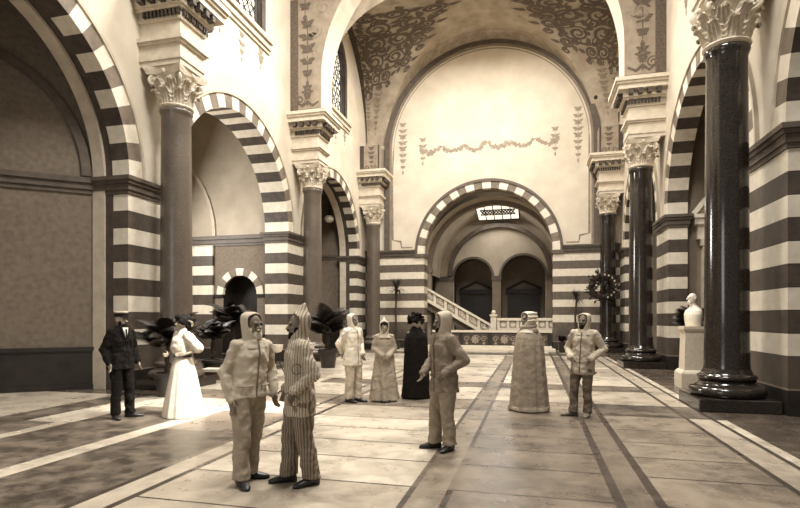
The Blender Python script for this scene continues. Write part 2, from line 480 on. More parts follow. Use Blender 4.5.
# clerestory windows: pane, frame and lattice
wn = [0]
def clerestory(xf, sg, wc):
    wn[0] += 1; mp = side_map(xf, sg); mb = MB()
    P = [(wc - 1.25, 11.25)] + arcpts(wc, 13.7, 1.25, 20) + [(wc + 1.25, 11.25)]
    mb.f([mb.v(mp(a, b, .26)) for a, b in P])
    w = struct(mb.obj('window_%d' % wn[0], M['glass'], smooth=False))
    fr = MB(); prev = None
    for (a, b), (c, d) in zip(P + [P[0]], (P + [P[0]])[1:]): fr.tube([mp(a, b, .2), mp(c, d, .2)], .06, 6)
    fr.tube([mp(wc, 11.25, .2), mp(wc, 14.9, .2)], .06, 6)
    fr.obj('window_frame', M['iron'], w)
    la = MB()
    def inside(a, b): return abs(a - wc) < 1.25 and b > 11.25 and (b < 13.7 or math.hypot(a - wc, b - 13.7) < 1.25)
    for sgn in (-1, 1):
        for q in range(-14, 15):
            seg = [(wc + q*.36 + sgn*(t - 13.1)*.7, t) for t in [11.26 + .08*i for i in range(47)]]
            seg = [p for p in seg if inside(*p)]
            if len(seg) > 2: la.tube([mp(*seg[0], .22), mp(*seg[-1], .22)], .022, 4)
    for i in range(12):
        z = 11.5 + i*.3; hw = 1.25 if z < 13.7 else math.sqrt(max(0, 1.25**2 - (z-13.7)**2))
        if hw > .1: la.tube([mp(wc - hw, z, .22), mp(wc + hw, z, .22)], .02, 4)
    la.obj('lattice', M['iron'], w)
for xf, sg in ((XL, -1), (XR, 1)):
    for k in (1, 2):
        clerestory(xf, sg, (CY[k] + (CY[k+1] if k < 2 else YB))/2 + (0 if k < 2 else -.2))

# ------------------------------------------------------------------ back wall with the great arch
AX, AR, AZ = -2.36, 3.31, 5.05
bmap = lambda a, b, d: (a, YB + d, b)
mb = MB()
for xa, xb in ((XL, AX - AR), (AX + AR, XR)): mb.box((xa, YB, 0), (xb, YB + .9, 4.87), 1)
for xa, xb in ((XL, AX - AR), (AX + AR, XR)): mb.quad((xa, YB, 4.87), (xb, YB, 4.87), (xb, YB, ZTOP), (xa, YB, ZTOP), mi=0)
arch_face(mb, bmap, AX - AR, AX + AR, AZ, ZTOP, AX - AR, AX + AR, 0, AZ, 0, mi=0)
arch_face(mb, lambda a, b, d: (a, YB + .9, b), XL, XR, AZ, ZTOP, AX - AR, AX + AR, 0, AZ, 0, mi=0)
ring(mb, bmap, AX, AZ, AR - .005, AR + .36, -.04, .28, 25, (2, 3))
ring(mb, bmap, AX, AZ, AR + .36, AR + .50, -.09, .02, 25, (4, 4))
ring(mb, bmap, AX, AZ, AR + .01, AR + .3, .27, .9, 12, (5, 5))
for s in (-1, 1):
    xa, xb = sorted((AX + s*(AR - .0), AX + s*(AR + .5)))
# painted frame of the wall panel (stepped corners), swags and drops
g = lambda s, t, e=0: (s, YB - .006 - e, t)
LX, LR, LZ = -2.34, 5.40, ZV
fr = [(AX - 3.95, 5.42), (AX - 4.55, 5.42), (AX - 4.6, 5.75), (AX - 5.05, 5.85), (AX - 5.08, 9.2)] + arcpts(LX, LZ, 5.02, 30, .02, PI - .02)
fr += [(AX + 5.05, 9.2), (AX + 5.05, 5.85), (AX + 4.6, 5.75), (AX + 4.55, 5.42), (AX + 3.95, 5.42)]
strip(mb, g, fr[:6], .13, 6)
strip(mb, g, fr[-6:], .13, 6)
strip(mb, g, fr[4:-4], .07, 7)
for s, dep in ((-1, .5), (0, .62), (1, .5)):            # swagged garland
    for q in range(2):
        x0 = LX + s*2.4 - 1.2 + q*1.2; pts = [(x0 + 1.2*i/12, 10.75 - .32*math.sin(PI*i/12)) for i in range(13)]
        strip(mb, g, pts, .10, 8)
        for p in pts[1:-1]:
            flower(mb, g, (p[0] + rnd.uniform(-.04, .04), p[1] + rnd.uniform(-.1, .1)), rnd.uniform(.08, .17), 8, 5, rnd.random()*6)
for x in (-3.4, 3.4): drop(mb, g, LX + x, 10.0, 11.3, .5, 8)
for x in (-4.5, 4.5): drop(mb, g, LX + x, 9.6, 12.2, .55, 7)
struct(mb.obj('wall_back', [M[k] for k in ('plaster', 'bands_back', 'white_stone', 'check_grey', 'impost', 'plaster_grey', 'paint_mid', 'paint_pale', 'paint_pale')], smooth=False))
mb = MB()
prof = [(4.87, 4.98, .04), (4.98, 5.12, .08), (5.12, 5.20, .13), (5.20, 5.28, .17)]
for a in ((XL, AX - AR - .45), (AX + AR + .45, XR)): mould(mb, bmap, a, prof)
for s in (-1, 1):
    xa, xb = sorted((AX + s*(AR - .06), AX + s*(AR + .5)))
    mb.box((xa, YB - .1, 4.87), (xb, YB + .9, 5.05))
trim(mb, M['impost'], smooth=False)
# moulded edge of the lunette
mb = MB()
ring(mb, bmap, LX, LZ, 5.22, 5.50, -.16, .02, 30, (0, 0))
ring(mb, bmap, LX, LZ, 5.12, 5.22, -.08, .02, 30, (1, 1))
for s in (-1, 1):
    for r0, r1, o, mi in ((5.22, 5.5, .16, 0), (5.12, 5.22, .08, 1)):
        xa, xb = sorted((LX + s*r0, LX + s*r1)); mb.box((xa, YB - o, 5.28), (xb, YB, LZ), mi)
trim(mb, [M['impost'], M['plaster_grey']], smooth=False)

# ------------------------------------------------------------------ transverse arches with painted piers
def transverse(yc, paint):
    mb = MB(); y0, y1 = yc - RIB, yc + RIB
    P = [(XC - RA, 9.33)] + arcpts(XC, ZV, RA, 36) + [(XC + RA, 9.33)]
    for (a, b), (c, d) in zip(P, P[1:]):
        mb.quad((a, y0, b), (c, y0, d), (c, y1, d), (a, y1, b), mi=1)
    for y in (y0, y1):
        mb.quad((XL, y, 9.33), (XC - RA, y, 9.33), (XC - RA, y, ZTOP), (XL, y, ZTOP), mi=0)
        mb.quad((XC + RA, y, 9.33), (XR, y, 9.33), (XR, y, ZTOP), (XC + RA, y, ZTOP), mi=0)
        for (a, b), (c, d) in zip(P[1:-1], P[2:-1]): mb.quad((a, y, b), (c, y, d), (c, y, ZTOP), (a, y, ZTOP), mi=0)
    if paint:
        g = lambda s, t, e=0: (s, y0 - .006 - e, t)
        for sg in (-1, 1):
            xin = XC + sg*RA; xo = XC + sg*(RA + 1.27); w = (xin, xo)
            # dark border on the wall side, scroll foot, hanging garland
            mb.box((min(xo, xo - sg*.34), y0 - .02, 9.4), (max(xo, xo - sg*.34), y0, ZTOP), 2)
            mb.box((min(xin, xo), y0 - .02, 9.36), (max(xin, xo), y0, 9.5), 2)
            cx = XC + sg*(RA + .55)
            strip(mb, g, [(xin + sg*.1, 9.75), (cx - sg*.2, 9.62), (cx, 9.78), (cx + sg*.2, 9.62), (xo - sg*.3, 9.8)], .14, 2)
            spiral(mb, g, (xo - sg*.42, 9.86), .2, 1.6, .07, 2, 0, sg)
            drop(mb, g, cx, 9.85, 10.35, .5, 2)
            drop(mb, g, cx, 10.6, 12.9, .75, 2)
            drop(mb, g, cx + sg*.1, 13.1, 14.6, .8, 2)
        # scrollwork along the arch face
        for i in range(1, 20):
            a = PI*i/20; rr = RA + .55
            spiral(mb, g, (XC - rr*math.cos(a), ZV + rr*math.sin(a)), .3, 1.5, .09, 3, a, 1 if i % 2 else -1)
    trim(mb, [M[k] for k in ('panel_paint', 'plaster', 'paint_dark', 'paint_mid')], smooth=False)
transverse(CY[2], True)
transverse(CY[1], True)

mb = MB()
for sg in (-1, 1):
    xw = XL if sg < 0 else XR; xi_ = XC + sg*5.46; yf = YB - 1.0
    xa, xb = sorted((xw, xi_)); mb.box((xa, yf, 9.33), (xb, YB, 10.75), 0)
    xm = (xw + xi_)/2; g = lambda s, t, e=0: (s, yf - .006 - e, t)
    drop(mb, g, xm - sg*.1, 9.75, 10.7, .42, 1)
    spiral(mb, g, (xm - sg*.3, 9.58), .15, 1.5, .06, 1, 0, sg); spiral(mb, g, (xm + sg*.15, 9.58), .15, 1.5, .06, 1, PI, -sg)
    xo_ = xw - sg*.22; mb.box((min(xw, xo_), yf - .02, 9.4), (max(xw, xo_), yf, 10.75), 2)
    xo_ = xi_ + sg*.07; mb.box((min(xi_, xo_), yf - .02, 9.4), (max(xi_, xo_), yf, 10.75), 2)
trim(mb, [M[k] for k in ('panel_paint', 'paint_dark', 'panel_edge')], smooth=False)

# ------------------------------------------------------------------ groin vaults (open glazed crown)
def vault(y0, y1, first):
    yc, L0 = (y0+y1)/2, (y1-y0)/2; L = L0 if first else L0*1.2; VM = L0/L; R = 5.42; mb = MB()
    def h(u, v):
        u = min(1, abs(u)); v = min(1, abs(v))
        return ZV + R*math.sqrt(max(0, 1 - min(u, v)**2))
    N = 36
    sv = [math.sin(PI/2*i/N) for i in range(-N, N+1)]
    us = [-6.6/R] + sv + [6.6/R]; sv = [-VM] + [x for x in sv if abs(x) < VM - .005] + [VM]
    def pt(u, v): return (XC + R*u, yc + L*v, h(u, v) if abs(u) <= 1 else ZV + R*math.sqrt(max(0, 1 - v*v)))
    G = [[mb.v(pt(u, v)) for v in sv] for u in us]
    for i in range(len(us)-1):
        for j in range(len(sv)-1):
            um, vm = (us[i]+us[i+1])/2, (sv[j]+sv[j+1])/2
            if abs(um) < .42 and -.72 < vm < -.13: continue
            a, b, c, d = G[i][j], G[i+1][j], G[i+1][j+1], G[i][j+1]
            same = (us[i]+us[i+1])*(sv[j]+sv[j+1]) > 0
            mi = 0
            if same: mb.f([a, b, c], mi); mb.f([a, c, d], mi)
            else: mb.f([a, b, d], mi); mb.f([b, c, d], mi)
    # painted scrolls in the side webs and paler ones in the end web
    def gs(sgn):
        def g(s, t, e=0):        # s: 0 wall .. 1 groin, t: degrees up the far half of the side web
            v = math.cos(math.radians(t)); xg = R*v
            x = 6.5 + (xg - 6.5)*s
            return (XC + sgn*x, yc + L*v, ZV + R*math.sin(math.radians(t)) - .02 - e)
        return g
    for sgn in ((-1, 1) if first else ()):
        g0 = gs(sgn)
        def gm(a, b, e=0):       # metres-like frame: a from wall, b degrees/10
            return g0(a, b*10, e)
        for (a, b, r) in ((.30, 5.2, .55), (.62, 5.4, .42), (.3, 6.3, .5), (.6, 6.5, .5), (.35, 4.2, .4), (.3, 7.3, .5), (.65, 7.5, .45), (.12, 5.7, .36), (.85, 5.0, .3), (.85, 6.2, .34), (.12, 6.8, .34), (.12, 4.6, .3), (.55, 4.3, .36), (.8, 7.2, .36), (.45, 8.3, .4), (.2, 8.2, .34), (.75, 8.4, .34), (.15, 3.7, .26)):
            sx = .30
            gg = lambda s, t, e=0, a=a, b=b: gm(a + s*sx, b + t, e)
            spiral(mb, gg, (0, 0), r, 1.8, .16, 1, rnd.random()*6, 1)
            spiral(mb, gg, (.3, -.45), r*.6, 1.4, .12, 1, rnd.random()*6, -1)
            for q in range(5): leafshape(mb, gg, (r*math.cos(q*1.3), r*math.sin(q*1.3)), q*1.3 + .8, .42, .24, 1)
        gg = lambda s, t, e=0: gm(.45 + s*.5, 2.2 + t, e)
        drop(mb, gg, 0, -.9, 1.6, .55, 2)
        drop(mb, lambda s, t, e=0: gm(.15 + s*.5, 2.0 + t, e), 0, -.7, 1.2, .4, 2)
        # dark line along the wall edge
        strip(mb, lambda s, t, e=0: g0(s*.1, t, e), [(.3, t) for t in range(6, 88, 4)], .9, 3)
        # cartouche panel
        gc = lambda s, t, e=0: gm(.48 + s*.34, 5.75 + t, e)
        strip(mb, gc, [(1.0*math.cos(2*PI*i/24), 1.05*math.sin(2*PI*i/24)) for i in range(25)], .2, 1)
    def ge(s, t, e=0):           # far end web: s = fraction across (-1..1) of the groin width, t = depth fraction from wall
        v = .985 - .30*t; x = R*s*v
        return (XC + x, yc + L*v, ZV + R*math.sqrt(1 - (s*v)**2) - .02 - e)
    for i in (range(-7, 8) if first else ()):
        gq = lambda s, t, e=0, i=i: ge(i*.115 + s*.06, .5 + t*.42, e)
        spiral(mb, gq, (0, 0), .7, 1.6, .16, 2, i, 1 if i % 2 else -1)
    for t in ((.12, .9) if first else ()): strip(mb, ge, [(-.93 + 1.86*i/40, t) for i in range(41)], .05, 2)
    o = mb.obj('ceiling', [M[k] for k in ('vault_paint', 'paint_dark', 'paint_mid', 'panel_edge')], smooth=True, angle=12)
    return struct(o)
vault(CY[2] + RIB - .02, YB + .02, True)
vault(CY[1] + RIB - .02, CY[2] - RIB + .02, False)

def lantern(y0, y1, first):
    L0 = (y1 - y0)/2; yc = (y0 + y1)/2; L = L0 if first else L0*1.2
    ya, yb = yc - .76*L, yc - .10*L; xa, xb = XC - 2.45, XC + 2.45
    wn[0] += 1
    mb = MB(); mb.quad((xa, ya, 16.9), (xb, ya, 16.9), (xb, yb, 16.9), (xa, yb, 16.9))
    w = struct(mb.obj('window_%d' % wn[0], M['glass'], smooth=False))
    mb = MB()
    for q in range(6): x = xa + (xb - xa)*q/5; mb.tube([(x, ya, 16.85), (x, yb, 16.85)], .04, 6)
    for q in range(4): y = ya + (yb - ya)*q/3; mb.tube([(xa, y, 16.85), (xb, y, 16.85)], .04, 6)
    mb.obj('window_frame', M['iron'], w)
    mb = MB()
    T = 16.9; ym = yc - .42*L
    mb.quad((xa, yb, 15.95), (xb, yb, 15.95), (xb, yb, T), (xa, yb, T))
    for x in (xa, xb): mb.quad((x, ya, 15.42), (x, ym, 15.42), (x, ym, T), (x, ya, T)); mb.quad((x, ym, 15.42), (x, yb, 15.95), (x, yb, T), (x, ym, T))
    mb.quad((xa, ya, 15.42), (XC, ya, 15.9), (XC, ya, T), (xa, ya, T)); mb.quad((XC, ya, 15.9), (xb, ya, 15.42), (xb, ya, T), (XC, ya, T))
    mb.obj('window_curb', M['plaster'], w, smooth=False)
lantern(CY[2] + RIB - .02, YB + .02, True)
lantern(CY[1] + RIB - .02, CY[2] - RIB + .02, False)

# ------------------------------------------------------------------ side aisles
def aisle(xf, sg, tagname):
    """outer wall, cross walls and small barrel vaults behind an arcade"""
    xi = xf + sg*(TH if sg < 0 else THR); xo = xf + sg*5.3
    mb = MB()
    ya, yb = 3.0, YB + .9
    mb.quad((xo, ya, 0), (xo, yb, 0), (xo, yb, 8.4), (xo, ya, 8.4), mi=0)
    mb.quad((xo - sg*.03, ya, 0), (xo - sg*.03, yb, 0), (xo - sg*.03, yb, .95), (xo - sg*.03, ya, .95), mi=1)
    c = (xi + xo)/2; r = abs(xo - xi)/2
    P = arcpts(c, 8.4, r, 20)
    for (a, b), (d, e) in zip(P, P[1:]): mb.quad((a, ya, b), (d, ya, e), (d, yb, e), (a, yb, b), mi=0)
    return mb
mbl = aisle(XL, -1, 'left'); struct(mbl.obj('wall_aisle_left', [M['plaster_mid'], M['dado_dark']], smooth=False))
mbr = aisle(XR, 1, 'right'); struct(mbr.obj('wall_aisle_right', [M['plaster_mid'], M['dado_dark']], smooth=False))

# left: canted wall closing the first bay, grey panel, string course, dark wainscot
P1 = V((-9.86, 10.12, 0)); P2 = V((-13.9, 6.75, 0)); dirv = (P2 - P1).normalized(); nrm = V((dirv.y, -dirv.x, 0))
if nrm.dot(V((0, 0, 0)) - P1) < 0: nrm = -nrm
LW = (P2 - P1).length
cmap = lambda a, b, d: tuple(P1 + dirv*a - nrm*d + V((0, 0, b)))
mb = MB()
mb.quad(cmap(0, 0, 0), cmap(LW, 0, 0), cmap(LW, 10.8, 0), cmap(0, 10.8, 0), mi=0)
mould(mb, cmap, (0, LW), [(4.50, 4.60, .04), (4.60, 4.74, .08), (4.74, 4.86, .13)], 1)
mould(mb, cmap, (0, LW), [(0, .88, .03), (.88, .97, .07), (0, .12, .06)], 2)
ring(mb, cmap, 2.9, 4.9, 2.62, 2.8, -.08, .02, 14, (1, 1))
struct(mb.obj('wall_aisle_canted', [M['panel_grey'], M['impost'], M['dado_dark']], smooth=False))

# left: cross wall at the end of the second bay with the small striped arch
YX = 18.45
xmap = lambda a, b, d: (a, YX + d, b)
mb = MB(); DX, DR, DZ = -11.15, .74, 2.56
arch_face(mb, xmap, -14.4, -9.7, 0, 10.8, DX - DR, DX + DR, 0, DZ, .7, 20, 0, 3)
mb.quad((DX - DR, YX + .7, 0), (DX + DR, YX + .7, 0), (DX + DR, YX + .7, 4), (DX - DR, YX + .7, 4), mi=3)
arch_face(mb, lambda a, b, d: (a, YX - .012 + d, b), -12.3, -9.7, .9, 4.47, DX - DR - .01, DX + DR + .01, 0, DZ, 0, 20, 7)
ring(mb, xmap, DX, DZ, DR - .004, DR + .28, -.04, .1, 9, (2, 4))
mb.box((-13.5, YX - .12, 0), (-12.3, YX, 4.5), 1)
mould(mb, xmap, (-14.4, -9.7), [(4.47, 4.56, .05), (4.56, 4.72, .09), (4.72, 4.87, .15)], 5)
mould(mb, xmap, (-14.4, DX - DR), [(2.44, 2.56, .05), (0, .9, .04), (.9, 1.0, .06)], 3)
mould(mb, xmap, (DX + DR, -9.7), [(2.44, 2.56, .05), (0, .9, .04), (.9, 1.0, .06)], 3)
ring(mb, xmap, -16.3, 4.87, 3.95, 4.08, -.06, .02, 14, (6, 6), a0=PI*.68)
struct(mb.obj('wall_cross', [M[k] for k in ('plaster_mid', 'bands', 'white_stone', 'dado_dark', 'check_grey', 'impost', 'trim_light', 'panel_grey')], smooth=False))

# left: cross wall of the third bay, grey panel
mb = MB(); YX3 = 26.5
m3 = lambda a, b, d: (a, YX3 + d, b)
mb.quad((-14.4, YX3, 0), (-9.7, YX3, 0), (-9.7, YX3, 10.8), (-14.4, YX3, 10.8), mi=0)
mould(mb, m3, (-14.4, -9.7), [(4.75, 4.87, .05), (4.87, 4.98, .10)], 1)
mould(mb, m3, (-14.4, -9.7), [(0, .9, .03), (.9, .98, .06)], 2)
struct(mb.obj('wall_cross.001', [M['panel_grey'], M['impost'], M['dado_dark']], smooth=False))

# right: cross wall ending the second bay, with the pedimented doorway
YR = 18.4
rmap = lambda a, b, d: (a, YR + d, b)
mb = MB()
mb.quad((4.6, YR, 0), (9.5, YR, 0), (9.5, YR, 10.8), (4.6, YR, 10.8), mi=0)
mould(mb, rmap, (4.6, 9.5), [(0, .9, .03), (.9, 1.0, .06)], 1)
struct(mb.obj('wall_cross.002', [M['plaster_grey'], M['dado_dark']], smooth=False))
dr = struct(bpy.data.objects.new('door_1', None)); COL.objects.link(dr); dr.location = (5.92, YR, 0)
mb = MB(); mb.box((-.55, -.06, .02), (.55, 0, 3.2))
mb.box((-.45, -.09, .2), (-.05, -.05, 1.4)); mb.box((.05, -.09, .2), (.45, -.05, 1.4)); mb.box((-.45, -.09, 1.6), (-.05, -.05, 3)); mb.box((.05, -.09, 1.6), (.45, -.05, 3))
mb.obj('door_panel', M['wood_dark'], dr, smooth=False)
mb = MB()
for s in (-1, 1):
    xa, xb = sorted((s*.56, s*.80)); mb.box((xa, -.14, 0), (xb, 0, 3.9))
    xa, xb = sorted((s*.54, s*.86)); mb.box((xa, -.20, 3.9), (xb, 0, 4.1)); mb.tube([(s*.7, -.22, 3.75), (s*.7, -.2, 4.4)], .09, 8)
mb.box((-.56, -.12, 3.2), (.56, 0, 3.55))
mb.obj('door_surround', M['trim_light'], dr, smooth=False)
mb = MB()
mb.box((-.95, -.2, 4.1), (.95, 0, 4.55)); mb.box((-1.05, -.3, 4.55), (1.05, 0, 4.75)); mb.box((-1.12, -.36, 4.75), (1.12, 0, 4.86))
for s in (-1, 1):
    A = [(s*1.16, 4.86), (s*1.02, 4.86), (0, 6.18), (0, 6.42)]
    f = [(a, -.36, b) for a, b in A]; b_ = [(a, 0, b) for a, b in A]
    mb.quad(*f)
    for i in range(4): mb.quad(f[i], f[(i+1) % 4], b_[(i+1) % 4], b_[i])
mb.f([mb.v(p) for p in ((-1.0, -.16, 4.86), (1.0, -.16, 4.86), (0, -.16, 6.2))])
mb.obj('pediment', M['marble_white'], dr, smooth=False)
# right: plain end walls of the other bays
mb = MB()
for y in (10.6, 26.6): mb.quad((4.6, y, 0), (9.5, y, 0), (9.5, y, 10.8), (4.6, y, 10.8), mi=0)
struct(mb.obj('wall_cross.003', M['plaster_grey'], smooth=False))

# ------------------------------------------------------------------ stair hall behind the great arch
YH = 34.0
VX, VR, VZ = -2.2, 3.7, 4.45
mb = MB(); hm = lambda a, b, d: (a, YH + d, b)
# end wall with three arches: x ranges of the openings
OPN = [(-8.2, -6.25, 4.1), (-5.0, -2.55, 4.2), (-2.0, .72, 4.2)]
edges = [-9.0, -5.75, -2.28, 3.0]
for (h0, h1, zs), a0, a1 in zip(OPN, edges, edges[1:]):
    arch_face(mb, hm, a0, a1, 0, 10, h0, h1, 0, zs, .8, 20, 0, 1)
    ring(mb, hm, (h0+h1)/2, zs, (h1-h0)/2, (h1-h0)/2 + .14, -.05, .02, 12, (2, 2))
for xa, xb in ((-6.2, -5.05), (-2.54, -2.02), (.74, 1.5)):
    mb.box((xa, YH - .1, 0), (xb, YH + .05, 4.15), 3); mb.box((xa - .06, YH - .16, 4.0), (xb + .06, YH + .05, 4.3), 2)
ring(mb, hm, -2.12, 4.35, 3.0, 3.26, -.35, .02, 24, (2, 2))
struct(mb.obj('wall_stair_hall', [M[k] for k in ('plaster_mid', 'dado_dark', 'impost', 'plaster_grey')], smooth=False))
mb = MB()
for xw in (-9.2, 3.2): mb.quad((xw, YB + .9, 0), (xw, YH + 3.2, 0), (xw, YH + 3.2, 10), (xw, YB + .9, 10))
mb.quad((-9.2, YH + 3.2, 0), (3.2, YH + 3.2, 0), (3.2, YH + 3.2, 10), (-9.2, YH + 3.2, 10), mi=1)
mb.quad((-9.2, YH + .8, 5.7), (3.2, YH + .8, 5.7), (3.2, YH + 3.2, 5.7), (-9.2, YH + 3.2, 5.7), mi=1)
struct(mb.obj('wall_stair_hall.001', [M['plaster_grey'], M['plaster_grey']], smooth=False))
# door leaves seen in the gloom behind the two arches
dn = [1]
for xd in (-3.9, -.65):
    dn[0] += 1
    d = struct(bpy.data.objects.new('door_%d' % dn[0], None)); COL.objects.link(d); d.location = (xd, YH + 3.1, 0)
    mb = MB(); mb.box((-.85, 0, 0), (.85, .08, 3.2))
    for px in (-.75, .05):
        for z0, z1 in ((.2, 1.3), (1.5, 3.0)): mb.box((px, -.04, z0), (px + .7, .02, z1))
    mb.obj('door_panel', M['wood_dark'], d, smooth=False)
    mb = MB()
    for s in (-1, 1): mb.box((min(s*.85, s*1.1), -.1, 0), (max(s*.85, s*1.1), .08, 3.4))
    mb.box((-1.2, -.16, 3.3), (1.2, .08, 3.6)); mb.tube([(-1.15, -.06, 3.62), (0, -.06, 4.15), (1.15, -.06, 3.62)], .07, 6)
    mb.obj('door_surround', M['wood_dark'], d, smooth=False)
# barrel vault with rib and skylight
mb = MB(); SK = (31.0, 33.5); n = 40
P = arcpts(VX, VZ, VR, n)
for i in range(n):
    (a, b), (c, d) = P[i], P[i+1]
    xm = (a + c)/2
    spans = [(YB + .9, SK[0]), (SK[1], YH)] if -3.35 < xm < -.85 else [(YB + .9, YH)]
    for y0, y1 in spans: mb.quad((a, y0, b), (c, y0, d), (c, y1, d), (a, y1, b), mi=0)
for s in (-1, 1):
    xw = VX + s*VR
    # side walls below the vault, open to the left as an arch-headed passage
    if s > 0: mb.quad((xw, YB + .9, 0), (xw, YH, 0), (xw, YH, VZ), (xw, YB + .9, VZ), mi=0)
    else:
        mb.quad((xw, YB + .9, 4.2), (xw, YH, 4.2), (xw, YH, VZ), (xw, YB + .9, VZ), mi=0)
struct(mb.obj('ceiling.002', [M['plaster_mid']], smooth=False))
mb = MB(); rm = lambda a, b, d: (a, 29.5 + d, b)
ring(mb, rm, VX, VZ, VR - .22, VR + .05, 0, .45, 28, (0, 0))
for s in (-1, 1):
    xa, xb = sorted((VX + s*(VR - .22), VX + s*(VR + .3))); mb.box((xa, 29.5, 0), (xb, 29.95, VZ - .2), 1); mb.box((xa - .06, 29.44, VZ - .25), (xb + .06, 30, VZ), 0)
trim(mb, [M['panel_grey'], M['plaster_grey']], smooth=False)
wn[0] += 1
SX0, SX1 = -3.35, -.85
def sk(x, y, d=0): return (x, y, lerp_(8.32, 7.80, (y - SK[0])/(SK[1] - SK[0])) + d)
mb = MB(); mb.quad(sk(SX0, SK[0]), sk(SX1, SK[0]), sk(SX1, SK[1]), sk(SX0, SK[1]))
w = struct(mb.obj('window_%d' % wn[0], M['glass'], smooth=False))
mb = MB()
for q in range(6):
    x = SX0 + (SX1 - SX0)*q/5; mb.tube([sk(x, SK[0], -.03), sk(x, SK[1], -.03)], .03, 6)
for y in (SK[0] + .02, SK[1] - .02): mb.tube([sk(SX0, y, -.03), sk(SX1, y, -.03)], .04, 6)
for q in range(11):
    x = SX0 + .35 + (SX1 - SX0 - .7)*q/10
    mb.tube([sk(x - .1, SK[0] + 1.0, -.03), sk(x + .1, SK[0] + 1.6, -.03)], .04, 6); mb.tube([sk(x + .1, SK[0] + 1.0, -.03), sk(x - .1, SK[0] + 1.6, -.03)], .04, 6)
for dy in (.95, 1.65): mb.tube([sk(SX0 + .2, SK[0] + dy, -.03), sk(SX1 - .2, SK[0] + dy, -.03)], .035, 6)
mb.obj('window_frame', M['iron'], w)
mb = MB()
for x in (SX0, SX1): mb.quad(sk(x, SK[0], 0), sk(x, SK[1], 0), (x, SK[1], 8.6), (x, SK[0], 8.6))
mb.quad(sk(SX0, SK[1]), sk(SX1, SK[1]), (SX1, SK[1], 8.6), (SX0, SK[1], 8.6)); mb.quad(sk(SX0, SK[0]), sk(SX1, SK[0]), (SX1, SK[0], 8.6), (SX0, SK[0], 8.6))
mb.obj('window_cheeks', M['plaster_mid'], w, smooth=False)

# ---- staircase and balustrades
YS = 29.0
st = thing('staircase', 'stone staircase rising to the left behind its pale balustrade under the great arch', 'staircase', (-2.1, YS, 0))
NS = 14
for i in range(NS):
    mb = MB(); x1 = -.27*i; z1 = .42 + .155*(i+1)
    mb.box((x1 - .27, .30, 0 if i < 3 else z1 - .5), (x1, 1.7, z1)); mb.box((x1 - .27, .30, z1 - .04), (x1 + .03, 1.7, z1 - .001))
    mb.obj('step', M['bal_stone'], st, smooth=False)
mb = MB(); mb.box((0, .18, 0), (3.0, 1.7, .42)); mb.obj('foot_platform', M['bal_stone'], st, smooth=False)
mb = MB(); mb.box((-5.2, .18, 2.2), (-.27*NS, 1.7, 2.59)); mb.obj('landing', M['bal_stone'], st, smooth=False)
mb = MB(); z0, z1 = .42, .42 + .155*NS; xe = -.27*NS
for (xa, za, xb, zb) in ((.1, .42, xe, z1 - .0),):
    f = [(xa, .18, za), (xb, .18, zb), (xb, .18, zb - .45), (xa + .0, .18, 0.0)]; b_ = [(p[0], .29, p[2]) for p in f]
    mb.quad(*f); mb.quad(*b_)
    for i in range(4): mb.quad(f[i], f[(i+1) % 4], b_[(i+1) % 4], b_[i])
mb.obj('stringer', M['panel_grey'], st, smooth=False)

bal = thing('balustrade', 'pale carved stone balustrade sloping up the staircase to the left', 'balustrade', (-2.1, YS, 0))
sl = .155/.27
def slope_block(mb, x0, x1, lo, hi, y0, y1):
    P = [(x0, lo - sl*x0), (x1, lo - sl*x1), (x1, hi - sl*x1), (x0, hi - sl*x0)]
    f = [(a, y0, b) for a, b in P]; b_ = [(a, y1, b) for a, b in P]
    mb.quad(*f); mb.quad(*b_[::-1])
    for i in range(4): mb.quad(f[i], f[(i+1) % 4], b_[(i+1) % 4], b_[i])
mb = MB(); slope_block(mb, -.12, xe, 1.08, 1.20, -.16, .16); mb.obj('handrail', M['bal_stone'], bal, smooth=False)
mb = MB(); slope_block(mb, -.12, xe, .42, .60, -.13, .13); mb.obj('bottom_rail', M['bal_stone'], bal, smooth=False)
npan = 6; pw = (-.12 - xe)/npan
for i in range(npan):
    xa = -.12 - pw*i; xb = xa - pw
    mb = MB(); slope_block(mb, xa, xa - .14, .58, 1.1, -.10, .10); mb.obj('baluster_block', M['bal_stone'], bal, smooth=False)
    mb = MB(); slope_block(mb, xa - .14, xb, .58, 1.1, -.05, .05)
    cxp, czp = (xa - .14 + xb)/2, .84 - sl*(xa - .14 + xb)/2
    mb.mi = 1
    g = lambda s, t, e=0, cxp=cxp, czp=czp: (cxp + s, -.062 - e, czp + t - sl*s)
    spiral(mb, g, (-.06, .02), .13, 1.4, .05, 1, 0, 1); spiral(mb, g, (.08, -.03), .11, 1.4, .05, 1, PI, 1); flower(mb, g, (.02, .12), .08, 1)
    mb.obj('carved_panel', [M['bal_panel'], M['bal_stone']], bal, smooth=False)
for xn, zb, hn, nm in ((0, 0, 1.72, 'newel'), (xe - .12, z1 - .3, 1.65, 'newel')):
    mb = MB(); mb.box((xn - .15, -.17, zb), (xn + .15, .17, zb + hn)); mb.box((xn - .2, -.22, zb + hn), (xn + .2, .22, zb + hn + .1)); mb.ell((xn, 0, zb + hn + .2), (.12, .12, .13))
    mb.obj(nm, M['bal_stone'], bal, smooth=False)
mb = MB(); mb.box((xe - 1.6, -.12, z1), (xe - .27, .12, z1 + .75)); mb.box((xe - 1.6, -.16, z1 + .7), (xe - .27, .16, z1 + .82))
for q in range(2):
    g = lambda s, t, e=0, q=q: (xe - .62 - q*.6 + s, -.125 - e, z1 + .38 + t)
    spiral(mb, g, (0, 0), .2, 1.6, .06, 1, 0, 1)
mb.obj('landing_rail', [M['bal_stone'], M['bal_panel']], bal, smooth=False)

